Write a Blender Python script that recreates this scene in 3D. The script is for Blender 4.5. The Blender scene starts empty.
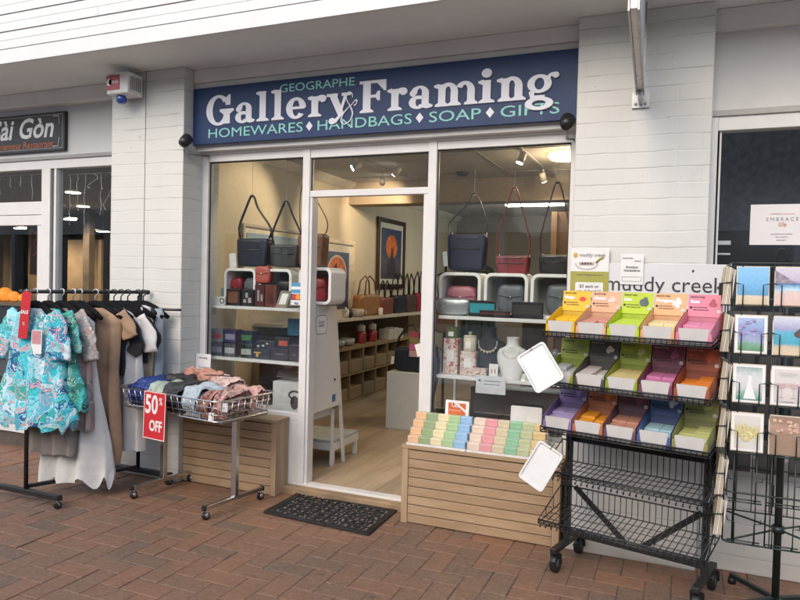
import bpy, math, random
from mathutils import Vector, Matrix, noise
random.seed(7)
S = bpy.context.scene
COL = S.collection
V = Vector
R = math.radians

# ------------------------------------------------------------------ camera
CAM = V((0, 0, 1.5))
CR = V((0.92201, 0.38639, 0.02519)); CU = V((-0.03375, 0.01540, 0.99931)); CF = V((-0.38474, 0.92221, -0.02730))
CF = CF.normalized(); CR = (CR - CF * CR.dot(CF)).normalized(); CU = CR.cross(CF)
cam = bpy.data.cameras.new('camera')
cam.sensor_width = 36.0
cam.lens = 36.0 * 675.16 / 800.0
cam.clip_start = 0.02
cam.clip_end = 300
co = bpy.data.objects.new('camera', cam)
COL.objects.link(co)
co.matrix_world = Matrix(((CR.x, CU.x, -CF.x, CAM.x), (CR.y, CU.y, -CF.y, CAM.y), (CR.z, CU.z, -CF.z, CAM.z), (0, 0, 0, 1)))
S.camera = co

def at(px, py, Y):
    """the point of the plane y = Y that shows at a place in the photograph"""
    d = CR * ((px - 400) / 675.16) - CU * ((py - 300) / 675.16) + CF
    return CAM + d * (Y / d.y)
def atx(px, py, X):
    d = CR * ((px - 400) / 675.16) - CU * ((py - 300) / 675.16) + CF
    return CAM + d * (X / d.x)

# ------------------------------------------------------------------ world, sun, exposure
W = bpy.data.worlds.new("World")
S.world = W
W.use_nodes = True
nt = W.node_tree
nt.nodes.clear()
sky = nt.nodes.new('ShaderNodeTexSky')
sky.sky_type = 'NISHITA'
sky.sun_disc = False
SUN_EL, SUN_AZ = 38, 190           # degrees; azimuth clockwise from +Y: high behind the camera
sky.sun_elevation = R(SUN_EL)
sky.sun_rotation = R(SUN_AZ)
sky.air_density = 1.0
sky.dust_density = 2.6
sky.ozone_density = 0.9
bg = nt.nodes.new('ShaderNodeBackground')
bg.inputs['Strength'].default_value = 0.15
wo = nt.nodes.new('ShaderNodeOutputWorld')
nt.links.new(sky.outputs[0], bg.inputs[0])
nt.links.new(bg.outputs[0], wo.inputs[0])
sl = bpy.data.lights.new('sun', 'SUN')
sl.energy = 0.4
sl.angle = R(60)
sl.color = (1.0, 0.975, 0.92)
so = bpy.data.objects.new('sun', sl)
COL.objects.link(so)
sd = V((math.sin(R(SUN_AZ)) * math.cos(R(SUN_EL)), math.cos(R(SUN_AZ)) * math.cos(R(SUN_EL)), math.sin(R(SUN_EL))))
so.rotation_euler = sd.to_track_quat('Z', 'Y').to_euler()
S.view_settings.view_transform = 'Standard'
S.view_settings.look = 'None'
S.view_settings.gamma = 1
S.view_settings.use_curve_mapping = False
S.view_settings.exposure = 1.15

# ------------------------------------------------------------------ materials
MATS = {}
def _n(nt, t, **k):
    n = nt.nodes.new(t)
    for a, b in k.items():
        if a in n.inputs.keys(): n.inputs[a].default_value = b
        else: setattr(n, a, b)
    return n
def _mix(nt, fac, a, b, mode='MIX'):
    m = nt.nodes.new('ShaderNodeMix'); m.data_type = 'RGBA'; m.blend_type = mode
    for s, v in ((m.inputs['Factor'], fac), (m.inputs[6], a), (m.inputs[7], b)):
        if hasattr(v, 'is_output'): nt.links.new(v, s)
        elif isinstance(v, (tuple, list)): s.default_value = (*v[:3], 1)
        else: s.default_value = v
    return m.outputs[2]
def _math(nt, op, a, b=0.0, c=None):
    m = nt.nodes.new('ShaderNodeMath'); m.operation = op
    for s, v in zip(m.inputs, (a, b) if c is None else (a, b, c)):
        if hasattr(v, 'is_output'): nt.links.new(v, s)
        else: s.default_value = v
    return m.outputs[0]
def _ramp(nt, fac, stops, interp='LINEAR'):
    r = nt.nodes.new('ShaderNodeValToRGB'); r.color_ramp.interpolation = interp
    e = r.color_ramp.elements
    while len(e) < len(stops): e.new(0.5)
    for i, (p, c) in enumerate(stops):
        e[i].position = p; e[i].color = (*c, 1) if len(c) == 3 else c
    nt.links.new(fac, r.inputs[0])
    return r.outputs[0]
def base(name):
    m = bpy.data.materials.new(name); m.use_nodes = True
    nt = m.node_tree
    return m, nt, nt.nodes['Principled BSDF']
def _coord(nt, scale=None):
    g = nt.nodes.new('ShaderNodeTexCoord').outputs['Object']
    if scale is not None:
        mp = _n(nt, 'ShaderNodeMapping'); nt.links.new(g, mp.inputs[0]); mp.inputs['Scale'].default_value = scale
        return mp.outputs[0]
    return g
def _noise(nt, vec, scale, detail=3, rough=.55, dist=0):
    n = _n(nt, 'ShaderNodeTexNoise'); n.inputs['Scale'].default_value = scale; n.inputs['Detail'].default_value = detail
    n.inputs['Roughness'].default_value = rough; n.inputs['Distortion'].default_value = dist
    nt.links.new(vec, n.inputs['Vector'])
    return n.outputs['Fac']
def _bump(nt, b, h, strength, dist):
    n = _n(nt, 'ShaderNodeBump'); n.inputs['Strength'].default_value = strength; n.inputs['Distance'].default_value = dist
    nt.links.new(h, n.inputs['Height']); nt.links.new(n.outputs[0], b.inputs['Normal'])

def M(name, col=None, rough=.5, metal=0, var=.1, scale=14, bump=0, bscale=None, spec=.5, emit=0, stretch=None, sheen=0, coat=0):
    """a procedural surface: one colour with a little uneven wear and grain"""
    if name in MATS: return MATS[name]
    m, nt, b = base(name)
    v = _coord(nt, stretch)
    f = _noise(nt, v, scale, 4)
    dk = tuple(max(0, c * (1 - var * 1.3)) for c in col); lt = tuple(min(1, c * (1 + var)) for c in col)
    c = _ramp(nt, f, ((.3, dk), (.7, lt)))
    nt.links.new(c, b.inputs['Base Color'])
    r = _math(nt, 'MULTIPLY_ADD', _noise(nt, v, scale * 2.3, 2), .16, rough - .08)
    nt.links.new(r, b.inputs['Roughness'])
    b.inputs['Metallic'].default_value = metal
    b.inputs['Specular IOR Level'].default_value = spec
    if coat: b.inputs['Coat Weight'].default_value = coat; b.inputs['Coat Roughness'].default_value = .15
    if sheen: b.inputs['Sheen Weight'].default_value = sheen
    if bump: _bump(nt, b, _noise(nt, v, bscale or scale * 4, 4), .6, bump)
    if emit:
        nt.links.new(c, b.inputs['Emission Color']); b.inputs['Emission Strength'].default_value = emit
    MATS[name] = m
    return m
def glass_mat():
    if 'window_glass' in MATS: return MATS['window_glass']
    m, nt, b = base('window_glass')
    nt.nodes.remove(b)
    o = [n for n in nt.nodes if n.type == 'OUTPUT_MATERIAL'][0]
    t = _n(nt, 'ShaderNodeBsdfTransparent'); t.inputs[0].default_value = (.96, .975, .97, 1)
    g = _n(nt, 'ShaderNodeBsdfGlossy'); g.inputs['Roughness'].default_value = .01; g.inputs[0].default_value = (1, 1, 1, 1)
    lw = _n(nt, 'ShaderNodeLayerWeight')
    f = _math(nt, 'MULTIPLY_ADD', _math(nt, 'POWER', lw.outputs['Facing'], 5.0), .96, .062)
    mx = _n(nt, 'ShaderNodeMixShader')
    nt.links.new(f, mx.inputs[0]); nt.links.new(t.outputs[0], mx.inputs[1]); nt.links.new(g.outputs[0], mx.inputs[2])
    nt.links.new(mx.outputs[0], o.inputs[0])
    MATS['window_glass'] = m
    return m
def clear_mat(name, col, rough=.05):
    """thin clear plastic or glass of a small thing"""
    if name in MATS: return MATS[name]
    m, nt, b = base(name)
    nt.nodes.remove(b)
    o = [n for n in nt.nodes if n.type == 'OUTPUT_MATERIAL'][0]
    t = _n(nt, 'ShaderNodeBsdfTransparent'); t.inputs[0].default_value = (*col, 1)
    g = _n(nt, 'ShaderNodeBsdfGlossy'); g.inputs['Roughness'].default_value = rough
    mx = _n(nt, 'ShaderNodeMixShader'); mx.inputs[0].default_value = .16
    nt.links.new(t.outputs[0], mx.inputs[1]); nt.links.new(g.outputs[0], mx.inputs[2]); nt.links.new(mx.outputs[0], o.inputs[0])
    MATS[name] = m
    return m
def brick_paint(name, col):
    if name in MATS: return MATS[name]
    m, nt, b = base(name)
    g = nt.nodes.new('ShaderNodeNewGeometry').outputs['Position']
    s = _n(nt, 'ShaderNodeSeparateXYZ'); nt.links.new(g, s.inputs[0])
    xy = _math(nt, 'ADD', s.outputs[0], s.outputs[1])
    wob = _math(nt, 'MULTIPLY_ADD', _noise(nt, g, 5, 2), .022, -.011)
    z = _math(nt, 'ADD', s.outputs[2], wob)
    cv = _n(nt, 'ShaderNodeCombineXYZ'); nt.links.new(xy, cv.inputs[0]); nt.links.new(z, cv.inputs[1])
    bt = _n(nt, 'ShaderNodeTexBrick')
    nt.links.new(cv.outputs[0], bt.inputs['Vector'])
    for k, v in (('Scale', 1), ('Mortar Size', .006), ('Mortar Smooth', .6), ('Brick Width', .24), ('Row Height', .086), ('Bias', 0)): bt.inputs[k].default_value = v
    # bed joints: thin broken cracks where the paint has not filled the mortar
    fz = _math(nt, 'FRACT', _math(nt, 'DIVIDE', z, .086))
    d = _math(nt, 'ABSOLUTE', _math(nt, 'SUBTRACT', fz, .5))
    line = _math(nt, 'GREATER_THAN', d, .468)
    mp = _n(nt, 'ShaderNodeMapping'); mp.inputs['Scale'].default_value = (1.6, 1.6, 11); nt.links.new(g, mp.inputs[0])
    brk = _ramp(nt, _noise(nt, mp.outputs[0], 1.7, 3, .6), ((.44, (0, 0, 0)), (.62, (1, 1, 1))))
    crack = _math(nt, 'MULTIPLY', line, brk)
    f = _noise(nt, g, 2.2, 4)
    c0 = _ramp(nt, f, ((.3, tuple(c * .93 for c in col)), (.7, col)))
    mp2 = _n(nt, 'ShaderNodeMapping'); mp2.inputs['Scale'].default_value = (9, 9, 1.2); nt.links.new(g, mp2.inputs[0])
    c1 = _mix(nt, _ramp(nt, _noise(nt, mp2.outputs[0], 1, 4, .6), ((.5, (0, 0, 0)), (.8, (.22, .22, .22)))), c0, (.55, .51, .45))
    scf = _ramp(nt, _noise(nt, g, 3.3, 6, .7, .8), ((.60, (0, 0, 0)), (.74, (.35, .35, .35))))
    c1 = _mix(nt, scf, c1, (.50, .47, .42))
    chip = _ramp(nt, _noise(nt, g, 21, 3, .6), ((.715, (0, 0, 0)), (.735, (.7, .7, .7))))
    c1 = _mix(nt, chip, c1, (.40, .37, .33))
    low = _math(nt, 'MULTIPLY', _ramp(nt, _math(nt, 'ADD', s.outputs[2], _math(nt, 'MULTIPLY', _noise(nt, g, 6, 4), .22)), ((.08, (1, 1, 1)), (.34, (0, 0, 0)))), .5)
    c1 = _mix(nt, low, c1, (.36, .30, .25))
    c2 = _mix(nt, _math(nt, 'MULTIPLY', crack, .6), c1, (.28, .26, .24))
    nt.links.new(c2, b.inputs['Base Color'])
    b.inputs['Roughness'].default_value = .55
    h = _math(nt, 'MULTIPLY_ADD', _math(nt, 'MULTIPLY_ADD', bt.outputs['Fac'], .55, _math(nt, 'MULTIPLY', line, .5)), -1.0, _math(nt, 'MULTIPLY', _noise(nt, g, 60, 4), .25))
    _bump(nt, b, h, .32, .004)
    MATS[name] = m
    return m
def wood(name, a, c, along=(1, 1, 1), rough=.6, scale=6):
    if name in MATS: return MATS[name]
    m, nt, b = base(name)
    v = _coord(nt, along)
    f = _noise(nt, v, scale, 6, .62, .4)
    f2 = _noise(nt, v, scale * 6, 3, .6)
    isl = nt.nodes.new('ShaderNodeNewGeometry').outputs['Random Per Island']
    cc = _ramp(nt, f, ((.28, a), (.72, c)))
    cc = _mix(nt, _math(nt, 'MULTIPLY', f2, .35), cc, tuple(x * .62 for x in a))
    cc = _mix(nt, 1.0, cc, _ramp(nt, isl, ((0, (.80, .79, .78)), (1, (1, 1, 1)))), 'MULTIPLY')
    nt.links.new(cc, b.inputs['Base Color'])
    b.inputs['Roughness'].default_value = rough
    _bump(nt, b, f2, .35, .002)
    MATS[name] = m
    return m
def print_fabric(name, cols, scale=9, dist=1.6, rough=.75):
    """a printed cloth: curling patches of several dye colours"""
    if name in MATS: return MATS[name]
    m, nt, b = base(name)
    v = _coord(nt)
    nz = _n(nt, 'ShaderNodeTexNoise'); nz.inputs['Scale'].default_value = scale * .6; nt.links.new(v, nz.inputs['Vector'])
    vv = _n(nt, 'ShaderNodeVectorMath', operation='MULTIPLY_ADD')
    nt.links.new(nz.outputs['Color'], vv.inputs[0]); vv.inputs[1].default_value = (dist * .12,) * 3; nt.links.new(v, vv.inputs[2])
    vo = _n(nt, 'ShaderNodeTexVoronoi'); vo.inputs['Scale'].default_value = scale; nt.links.new(vv.outputs[0], vo.inputs['Vector'])
    w = _n(nt, 'ShaderNodeSeparateColor'); nt.links.new(vo.outputs['Color'], w.inputs[0])
    st = [((i + .0) / len(cols), c) for i, c in enumerate(cols)]
    c1 = _ramp(nt, w.outputs[0], st, 'CONSTANT')
    edge = _math(nt, 'GREATER_THAN', _math(nt, 'FRACT', _math(nt, 'MULTIPLY', vo.outputs['Distance'], 3.1)), .72)
    c2 = _ramp(nt, w.outputs[1], st, 'CONSTANT')
    c = _mix(nt, edge, c1, c2)
    vo2 = _n(nt, 'ShaderNodeTexVoronoi'); vo2.inputs['Scale'].default_value = scale * 5.5; nt.links.new(vv.outputs[0], vo2.inputs['Vector'])
    spk = _math(nt, 'LESS_THAN', vo2.outputs['Distance'], .26)
    c = _mix(nt, _math(nt, 'MULTIPLY', spk, _math(nt, 'GREATER_THAN', w.outputs[2], .55)), c, (.75, .8, .82))
    nt.links.new(c, b.inputs['Base Color'])
    b.inputs['Roughness'].default_value = rough
    _bump(nt, b, _math(nt, 'ADD', _math(nt, 'MULTIPLY', _noise(nt, v, 240, 2), .12), _noise(nt, v, 17, 4, .5, 1.2)), .55, .012)
    MATS[name] = m
    return m
def art(name, stops, scale=3.0, vert=True, dist=.1):
    """a printed picture: horizontal bands of colour, wavering like a painted view"""
    if name in MATS: return MATS[name]
    m, nt, b = base(name)
    g = nt.nodes.new('ShaderNodeTexCoord').outputs['Generated']
    s = _n(nt, 'ShaderNodeSeparateXYZ'); nt.links.new(g, s.inputs[0])
    n = _noise(nt, g, scale, 5, .6)
    f = _math(nt, 'ADD', s.outputs[2], _math(nt, 'MULTIPLY_ADD', n, dist * 2, -dist))
    c = _ramp(nt, f, stops)
    c = _mix(nt, .18, c, _ramp(nt, _noise(nt, g, scale * 7, 3), ((.35, (.1, .1, .12)), (.65, (.9, .9, .88)))), 'OVERLAY')
    nt.links.new(c, b.inputs['Base Color']); b.inputs['Roughness'].default_value = .45
    MATS[name] = m
    return m
def lamp_mat(name, col, s):
    if name in MATS: return MATS[name]
    m, nt, b = base(name)
    b.inputs['Base Color'].default_value = (*col, 1); b.inputs['Emission Color'].default_value = (*col, 1); b.inputs['Emission Strength'].default_value = s
    MATS[name] = m
    return m

# ------------------------------------------------------------------ mesh building
GX = [None]                       # a turn shared by everything that stands on one turned rack
class MB:
    def __init__(s): s.v = []; s.f = []; s.mi = []; s.sm = []; s.m = 0; s.X = GX[0]; s.smooth = False
    def add(s, vs, fs):
        o = len(s.v)
        for p in vs:
            p = V(p)
            if s.X is not None: p = s.X @ p
            s.v.append(p)
        for f in fs:
            s.f.append([i + o for i in f]); s.mi.append(s.m); s.sm.append(s.smooth)
        return s
    def box(s, x0, x1, y0, y1, z0, z1):
        sm = s.smooth; s.smooth = False
        s.add([(x, y, z) for z in (z0, z1) for y in (y0, y1) for x in (x0, x1)],
              [(0, 2, 3, 1), (4, 5, 7, 6), (0, 1, 5, 4), (2, 6, 7, 3), (0, 4, 6, 2), (1, 3, 7, 5)])
        s.smooth = sm
        return s
    def bar(s, a, b, w, h, up=(0, 0, 1)):
        """a box-section bar from a to b"""
        a, b = V(a), V(b); d = (b - a).normalized(); u = V(up)
        if abs(d.dot(u)) > .99: u = V((0, 1, 0))
        r = d.cross(u).normalized() * w / 2; t = r.cross(d).normalized() * h / 2
        return s.add([a - r - t, a + r - t, a + r + t, a - r + t, b - r - t, b + r - t, b + r + t, b - r + t],
                     [(0, 1, 2, 3), (7, 6, 5, 4), (0, 4, 5, 1), (1, 5, 6, 2), (2, 6, 7, 3), (3, 7, 4, 0)])
    def tube(s, pts, r, n=6, closed=False, flat=None):
        pts = [V(p) for p in pts]; N = len(pts); rs = r if isinstance(r, (list, tuple)) else [r] * N
        ref = None; vs = []
        for i, p in enumerate(pts):
            a = pts[(i - 1) % N] if (closed or i > 0) else p; b = pts[(i + 1) % N] if (closed or i < N - 1) else p
            t = (b - a); t = t.normalized() if t.length > 1e-9 else V((0, 0, 1))
            if ref is None:
                ref = t.cross(V((0, 0, 1)) if abs(t.z) < .9 else V((1, 0, 0))).normalized()
            ref = (ref - t * ref.dot(t)); ref = ref.normalized() if ref.length > 1e-6 else t.orthogonal().normalized()
            q = t.cross(ref)
            for k in range(n):
                an = 2 * math.pi * k / n
                off = ref * math.cos(an) * rs[i] + q * math.sin(an) * rs[i]
                if flat: off = V((off.x * flat[0], off.y * flat[1], off.z * flat[2]))
                vs.append(p + off)
        fs = []
        for i in range(N if closed else N - 1):
            j = (i + 1) % N
            for k in range(n):
                l = (k + 1) % n
                fs.append((i * n + k, i * n + l, j * n + l, j * n + k))
        if not closed:
            fs.append(tuple(range(n))[::-1]); fs.append(tuple((N - 1) * n + k for k in range(n)))
        sm = s.smooth; s.smooth = n > 4
        s.add(vs, fs); s.smooth = sm
        return s
    def cyl(s, a, b, r0, r1=None, n=16):
        return s.tube([a, b], [r0, r0 if r1 is None else r1], n)
    def lathe(s, prof, c=(0, 0, 0), n=20):
        vs = []; fs = []
        for r, z in prof:
            for k in range(n):
                an = 2 * math.pi * k / n
                vs.append((c[0] + r * math.cos(an), c[1] + r * math.sin(an), c[2] + z))
        for i in range(len(prof) - 1):
            for k in range(n):
                l = (k + 1) % n
                fs.append((i * n + k, i * n + l, (i + 1) * n + l, (i + 1) * n + k))
        fs.append(tuple(range(n))[::-1]); fs.append(tuple((len(prof) - 1) * n + k for k in range(n)))
        sm = s.smooth; s.smooth = True; s.add(vs, fs); s.smooth = sm
        return s
    def ball(s, c, r, n=12, m=8):
        if not isinstance(r, (tuple, list)): r = (r, r, r)
        vs = []; fs = []
        for i in range(m + 1):
            th = math.pi * i / m
            for k in range(n):
                an = 2 * math.pi * k / n
                vs.append((c[0] + r[0] * math.sin(th) * math.cos(an), c[1] + r[1] * math.sin(th) * math.sin(an), c[2] - r[2] * math.cos(th)))
        for i in range(m):
            for k in range(n):
                l = (k + 1) % n; fs.append((i * n + k, i * n + l, (i + 1) * n + l, (i + 1) * n + k))
        sm = s.smooth; s.smooth = True; s.add(vs, fs); s.smooth = sm
        return s
    def prism(s, poly, o, u, w, d, smooth=False):
        """flat outline poly (2-D) set at o along u, w and thickened by the vector d"""
        o, u, w, d = V(o), V(u), V(w), V(d)
        n = len(poly)
        vs = [o + u * a + w * b for a, b in poly] + [o + u * a + w * b + d for a, b in poly]
        fs = [tuple(range(n)), tuple(range(2 * n - 1, n - 1, -1))] + [(i, i + n, (i + 1) % n + n, (i + 1) % n) for i in range(n)]
        return s.add(vs, fs)
    def ring(s, outer, inner, o, u, w, d):
        """a frame between two outlines of as many points, thickened by d"""
        o, u, w, d = V(o), V(u), V(w), V(d); n = len(outer)
        P = lambda pl: [o + u * a + w * b for a, b in pl]
        vs = P(outer) + P(inner); vs += [p + d for p in vs]
        fs = []
        for i in range(n):
            j = (i + 1) % n
            fs += [(i, j, n + j, n + i), (2 * n + i, 3 * n + i, 3 * n + j, 2 * n + j), (i, 2 * n + i, 2 * n + j, j), (n + i, n + j, 3 * n + j, 3 * n + i)]
        return s.add(vs, fs)
    def grid(s, fn, nu, nv, wrap=False):
        vs = [fn(i / (nu if wrap else nu - 1), j / (nv - 1)) for j in range(nv) for i in range(nu)]
        fs = []
        for j in range(nv - 1):
            for i in range(nu if wrap else nu - 1):
                k = (i + 1) % nu
                fs.append((j * nu + i, j * nu + k, (j + 1) * nu + k, (j + 1) * nu + i))
        sm = s.smooth; s.smooth = True; s.add(vs, fs); s.smooth = sm
        return s
    def soft(s, c, size, yaw=0, seed=0, amp=.08, e=.55, n=44, m=26, roll=0, taper=0, pleat=0):
        """a soft stuffed or folded cloth lump: a rounded block with creases"""
        rot = Matrix.Rotation(yaw, 4, 'Z') @ Matrix.Rotation(roll, 4, 'X')
        def sp(a, p): return math.copysign(abs(a) ** p, a)
        def fn(u, v):
            th = math.pi * (v - .5); ph = 2 * math.pi * u
            x = sp(math.cos(th), e) * sp(math.cos(ph), e); y = sp(math.cos(th), e) * sp(math.sin(ph), e); z = sp(math.sin(th), e)
            p = V((x * size[0] / 2, y * size[1] / 2, z * size[2] / 2))
            k = noise.noise(V((x * 1.6 + seed * 7.1, y * 1.6, z * 1.6 + seed))) + .5 * noise.noise(V((x * 4.5, y * 1.2 + seed * 3.3, z * 4.5)))
            if amp > .09: k += -.9 * max(0, .22 - abs(noise.noise(V((x * 3.1 + seed, y * 1.1, z * 2 + seed * 2.7))))) / .22 * (.6 if z > -.5 else .2)
            if taper: p.x *= 1 + taper * z
            if pleat: p.z *= 1 + pleat * (abs(math.sin(x * 4.6 + seed + .5 * y)) - .6); p.y *= 1 + .4 * pleat * math.sin(x * 7 + seed)
            return V(c) + rot @ (p * (1 + amp * k))
        return s.grid(fn, n, m, True)
    def drape(s, c, w, d, h, rot, seed, layers=3):
        """a thin bag folded over once: nested arched sheets with creases running down the front"""
        rg = random.Random(seed)
        for l in range(layers):
            wl = w * (1 - .05 * l); hh = h * (1 - .13 * l); dl = d * (1 - .10 * l) * rg.uniform(.94, 1.04); dx = rg.uniform(-.010, .010); ph = rg.random() * 6
            def fn(u, v):
                q = (v - .5) * 2; a = abs(q)
                y = dl / 2 * math.copysign(math.sin(min(1, a) * math.pi / 2) ** .8, q) - .015 * (1 - a)
                z = hh * (1 - a ** 2.8) - .02 * l
                x = (u - .5) * wl + dx
                rdg = math.sin(u * 11 + ph + 2.4 * noise.noise(V((u * 3, q * 1.3, seed))) )
                k = .009 * (.35 + a) * rdg + .020 * noise.noise(V((u * 4 + seed, q * 2.2, l * 3.1))) + .007 * noise.noise(V((u * 13, q * 5 + seed, l)))
                crease = max(0, .16 - abs(noise.noise(V((u * 2.6 + seed * 1.7, q * 1.9, 4.0 + l))))) / .16
                k -= .011 * crease
                edge = .014 * max(0, 2 * abs(u - .5) - .75) / .25
                n_ = V((0, math.copysign(1, q) * a, 1 - a * .6)).normalized()
                pnt = V((x + .010 * noise.noise(V((u, q * 3, seed + 9))), y, z - edge)) + n_ * k
                return V(c) + rot @ pnt
            s.grid(fn, 40, 44)
        return s
    def build(s, name, mat, parent=None, bevel=0, sub=0, seg=2, local=False, solid=0):
        me = bpy.data.meshes.new(name)
        o = bpy.data.objects.new(name, me)
        if parent is None and not local:
            xs = [p.x for p in s.v]; ys = [p.y for p in s.v]; zs = [p.z for p in s.v]
            off = V(((min(xs) + max(xs)) / 2, (min(ys) + max(ys)) / 2, min(zs))); o.location = off
        else:
            off = V((0, 0, 0)); p = parent
            while p is not None: off = off + p.location; p = p.parent
        me.from_pydata([tuple(p - off) for p in s.v], [], s.f)
        for mm in (mat if isinstance(mat, (list, tuple)) else [mat]): me.materials.append(mm)
        me.polygons.foreach_set('material_index', s.mi)
        me.polygons.foreach_set('use_smooth', s.sm)
        me.validate(); me.update()
        COL.objects.link(o)
        if parent is not None: o.parent = parent
        if sub:
            d = o.modifiers.new('round', 'SUBSURF'); d.levels = sub; d.render_levels = sub
        if solid:
            d = o.modifiers.new('cloth_thickness', 'SOLIDIFY'); d.thickness = solid; d.offset = 0
        if bevel:
            d = o.modifiers.new('soft_edge', 'BEVEL'); d.width = bevel; d.segments = seg; d.limit_method = 'ANGLE'; d.angle_limit = R(40)
        return o
def smooth_path(P, n=5):
    P = [V(p) for p in P]; out = []
    for i in range(len(P) - 1):
        a, b, c, d = P[max(0, i - 1)], P[i], P[i + 1], P[min(len(P) - 1, i + 2)]
        for k in range(n):
            u = k / n; out.append(.5 * (2 * b + (c - a) * u + (2 * a - 5 * b + 4 * c - d) * u * u + (3 * b - a - 3 * c + d) * u ** 3))
    return out + [P[-1]]
def bx(*a): return MB().box(*a)
def tag(o, label=None, cat=None, group=None, kind=None):
    if label: o['label'] = label
    if cat: o['category'] = cat
    if group: o['group'] = group
    if kind: o['kind'] = kind
    return o
def T(name, label, cat, loc=(0, 0, 0), group=None, kind=None):
    o = bpy.data.objects.new(name, None); o.empty_display_size = .1
    COL.objects.link(o); o.location = V(loc) if GX[0] is None else GX[0] @ V(loc)
    return tag(o, label, cat, group, kind)
def tree(o, parent=None):
    c = o.copy(); COL.objects.link(c)
    if parent is not None: c.parent = parent
    for ch in list(o.children): tree(ch, c)
    return c
def rr(w, h, r, n=5, cx=0, cy=0):
    """rounded rectangle outline about (cx, cy)"""
    out = []
    for qx, qy, a0 in ((1, 1, 0), (-1, 1, 90), (-1, -1, 180), (1, -1, 270)):
        for k in range(n + 1):
            a = R(a0 + 90 * k / n)
            out.append((cx + qx * (w / 2 - r) + r * math.cos(a), cy + qy * (h / 2 - r) + r * math.sin(a)))
    return out
def rect(w, h, cx=0, cy=0): return [(cx + w / 2, cy + h / 2), (cx - w / 2, cy + h / 2), (cx - w / 2, cy - h / 2), (cx + w / 2, cy - h / 2)]
def ell(rx, ry, cx=0, cy=0, n=28, a0=0, a1=360):
    return [(cx + rx * math.cos(R(a0 + (a1 - a0) * k / n)), cy + ry * math.sin(R(a0 + (a1 - a0) * k / n))) for k in range(n + (0 if a1 - a0 == 360 else 1))]
def text(body, size, o, mat, parent, name='lettering', u=(1, 0, 0), w=(0, 0, 1), xs=1.0, align='LEFT', depth=.0006, bold=0.0, sp=1.0):
    """words set flat on a surface: o is the start of the base line, u the reading direction, w up"""
    cu = bpy.data.curves.new('words', 'FONT'); cu.body = body; cu.size = size; cu.align_x = align; cu.extrude = depth; cu.offset = bold
    cu.resolution_u = 3; cu.space_character = sp
    ob = bpy.data.objects.new('words', cu); COL.objects.link(ob)
    dg = bpy.context.evaluated_depsgraph_get()
    me0 = bpy.data.meshes.new_from_object(ob.evaluated_get(dg))
    u, w, o = V(u).normalized(), V(w).normalized(), V(o); nn = u.cross(w)
    b = MB()
    b.add([o + u * (v.co.x * xs) + w * v.co.y + nn * v.co.z for v in me0.vertices], [tuple(p.vertices) for p in me0.polygons])
    bpy.data.objects.remove(ob); bpy.data.curves.remove(cu); bpy.data.meshes.remove(me0)
    return b.build(name, mat, parent)
def warp(b, f):
    b.v = [f(p) for p in b.v]; return b

WHITE = M('white_paint', (.72, .70, .66), .45, var=.04, scale=5)
ALU = M('white_aluminium', (.66, .645, .62), .35, var=.04, scale=9)
BLACK = M('black_plastic', (.012, .012, .013), .42, var=.2)
BLKMET = M('black_powder_coat', (.014, .014, .015), .38, var=.2, spec=.6)
CHROME = M('chrome', (.62, .62, .61), .22, 1.0, var=.06)
CARDW = M('white_card', (.74, .73, .71), .55, var=.03)
INK = M('dark_ink', (.03, .03, .035), .6, var=.05)
GLASS = glass_mat()
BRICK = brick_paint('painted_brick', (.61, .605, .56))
SLAT = wood('slat_timber', (.36, .235, .13), (.50, .355, .22), (1, 6, 6), .62, 3)
SLATV = wood('slat_timber_upright', (.38, .25, .14), (.52, .375, .235), (6, 6, 1), .62, 3)

# ================================================================== THE SETTING
# --- ground and brick paving
def paver_mat():
    m, nt, b = base('clay_pavers')
    g = nt.nodes.new('ShaderNodeNewGeometry')
    isl = g.outputs['Random Per Island']
    c = _ramp(nt, isl, ((0, (0.218, 0.116, 0.068)), (.18, (0.267, 0.132, 0.077)), (.36, (0.185, 0.112, 0.075)), (.5, (0.315, 0.139, 0.077)), (.64, (0.232, 0.129, 0.078)),
                        (.76, (0.130, 0.098, 0.075)), (.86, (0.355, 0.143, 0.072)), (.95, (0.225, 0.132, 0.086)), (1, (0.253, 0.112, 0.067))), 'LINEAR')
    p = g.outputs['Position']
    c = _mix(nt, .30, c, (.175, .112, .070))
    c = _mix(nt, 1.0, c, (.90, .84, .75), 'MULTIPLY')
    c = _mix(nt, _ramp(nt, _noise(nt, p, 1.1, 4, .6), ((.34, (0, 0, 0)), (.70, (.75, .75, .75)))), c, (.125, .085, .062))
    c = _mix(nt, _ramp(nt, _noise(nt, p, 38, 5, .7), ((.42, (0, 0, 0)), (.8, (.5, .5, .5)))), c, (.34, .225, .165))
    c = _mix(nt, _ramp(nt, _noise(nt, p, 26, 3, .6), ((.64, (0, 0, 0)), (.72, (.7, .7, .7)))), c, (.06, .048, .042))
    spk = _ramp(nt, _noise(nt, p, 64, 1), ((.755, (0, 0, 0)), (.775, (1, 1, 1))))
    c = _mix(nt, _ramp(nt, _noise(nt, p, 5.5, 5, .7, .6), ((.60, (0, 0, 0)), (.70, (.45, .45, .45)))), c, (.055, .045, .040))
    gum = _n(nt, 'ShaderNodeTexVoronoi'); gum.inputs['Scale'].default_value = 2.6; nt.links.new(p, gum.inputs['Vector'])
    c = _mix(nt, _ramp(nt, gum.outputs['Distance'], ((.040, (.6, .6, .6)), (.055, (0, 0, 0)))), c, (.05, .045, .042))
    c = _mix(nt, _math(nt, 'MULTIPLY', spk, .6), c, (.34, .30, .26))
    nt.links.new(c, b.inputs['Base Color'])
    nt.links.new(_ramp(nt, _noise(nt, p, 9, 4), ((.3, (.42,) * 3), (.7, (.68,) * 3))), b.inputs['Roughness'])
    _bump(nt, b, _noise(nt, p, 120, 6, .65), .55, .004)
    return m
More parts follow.
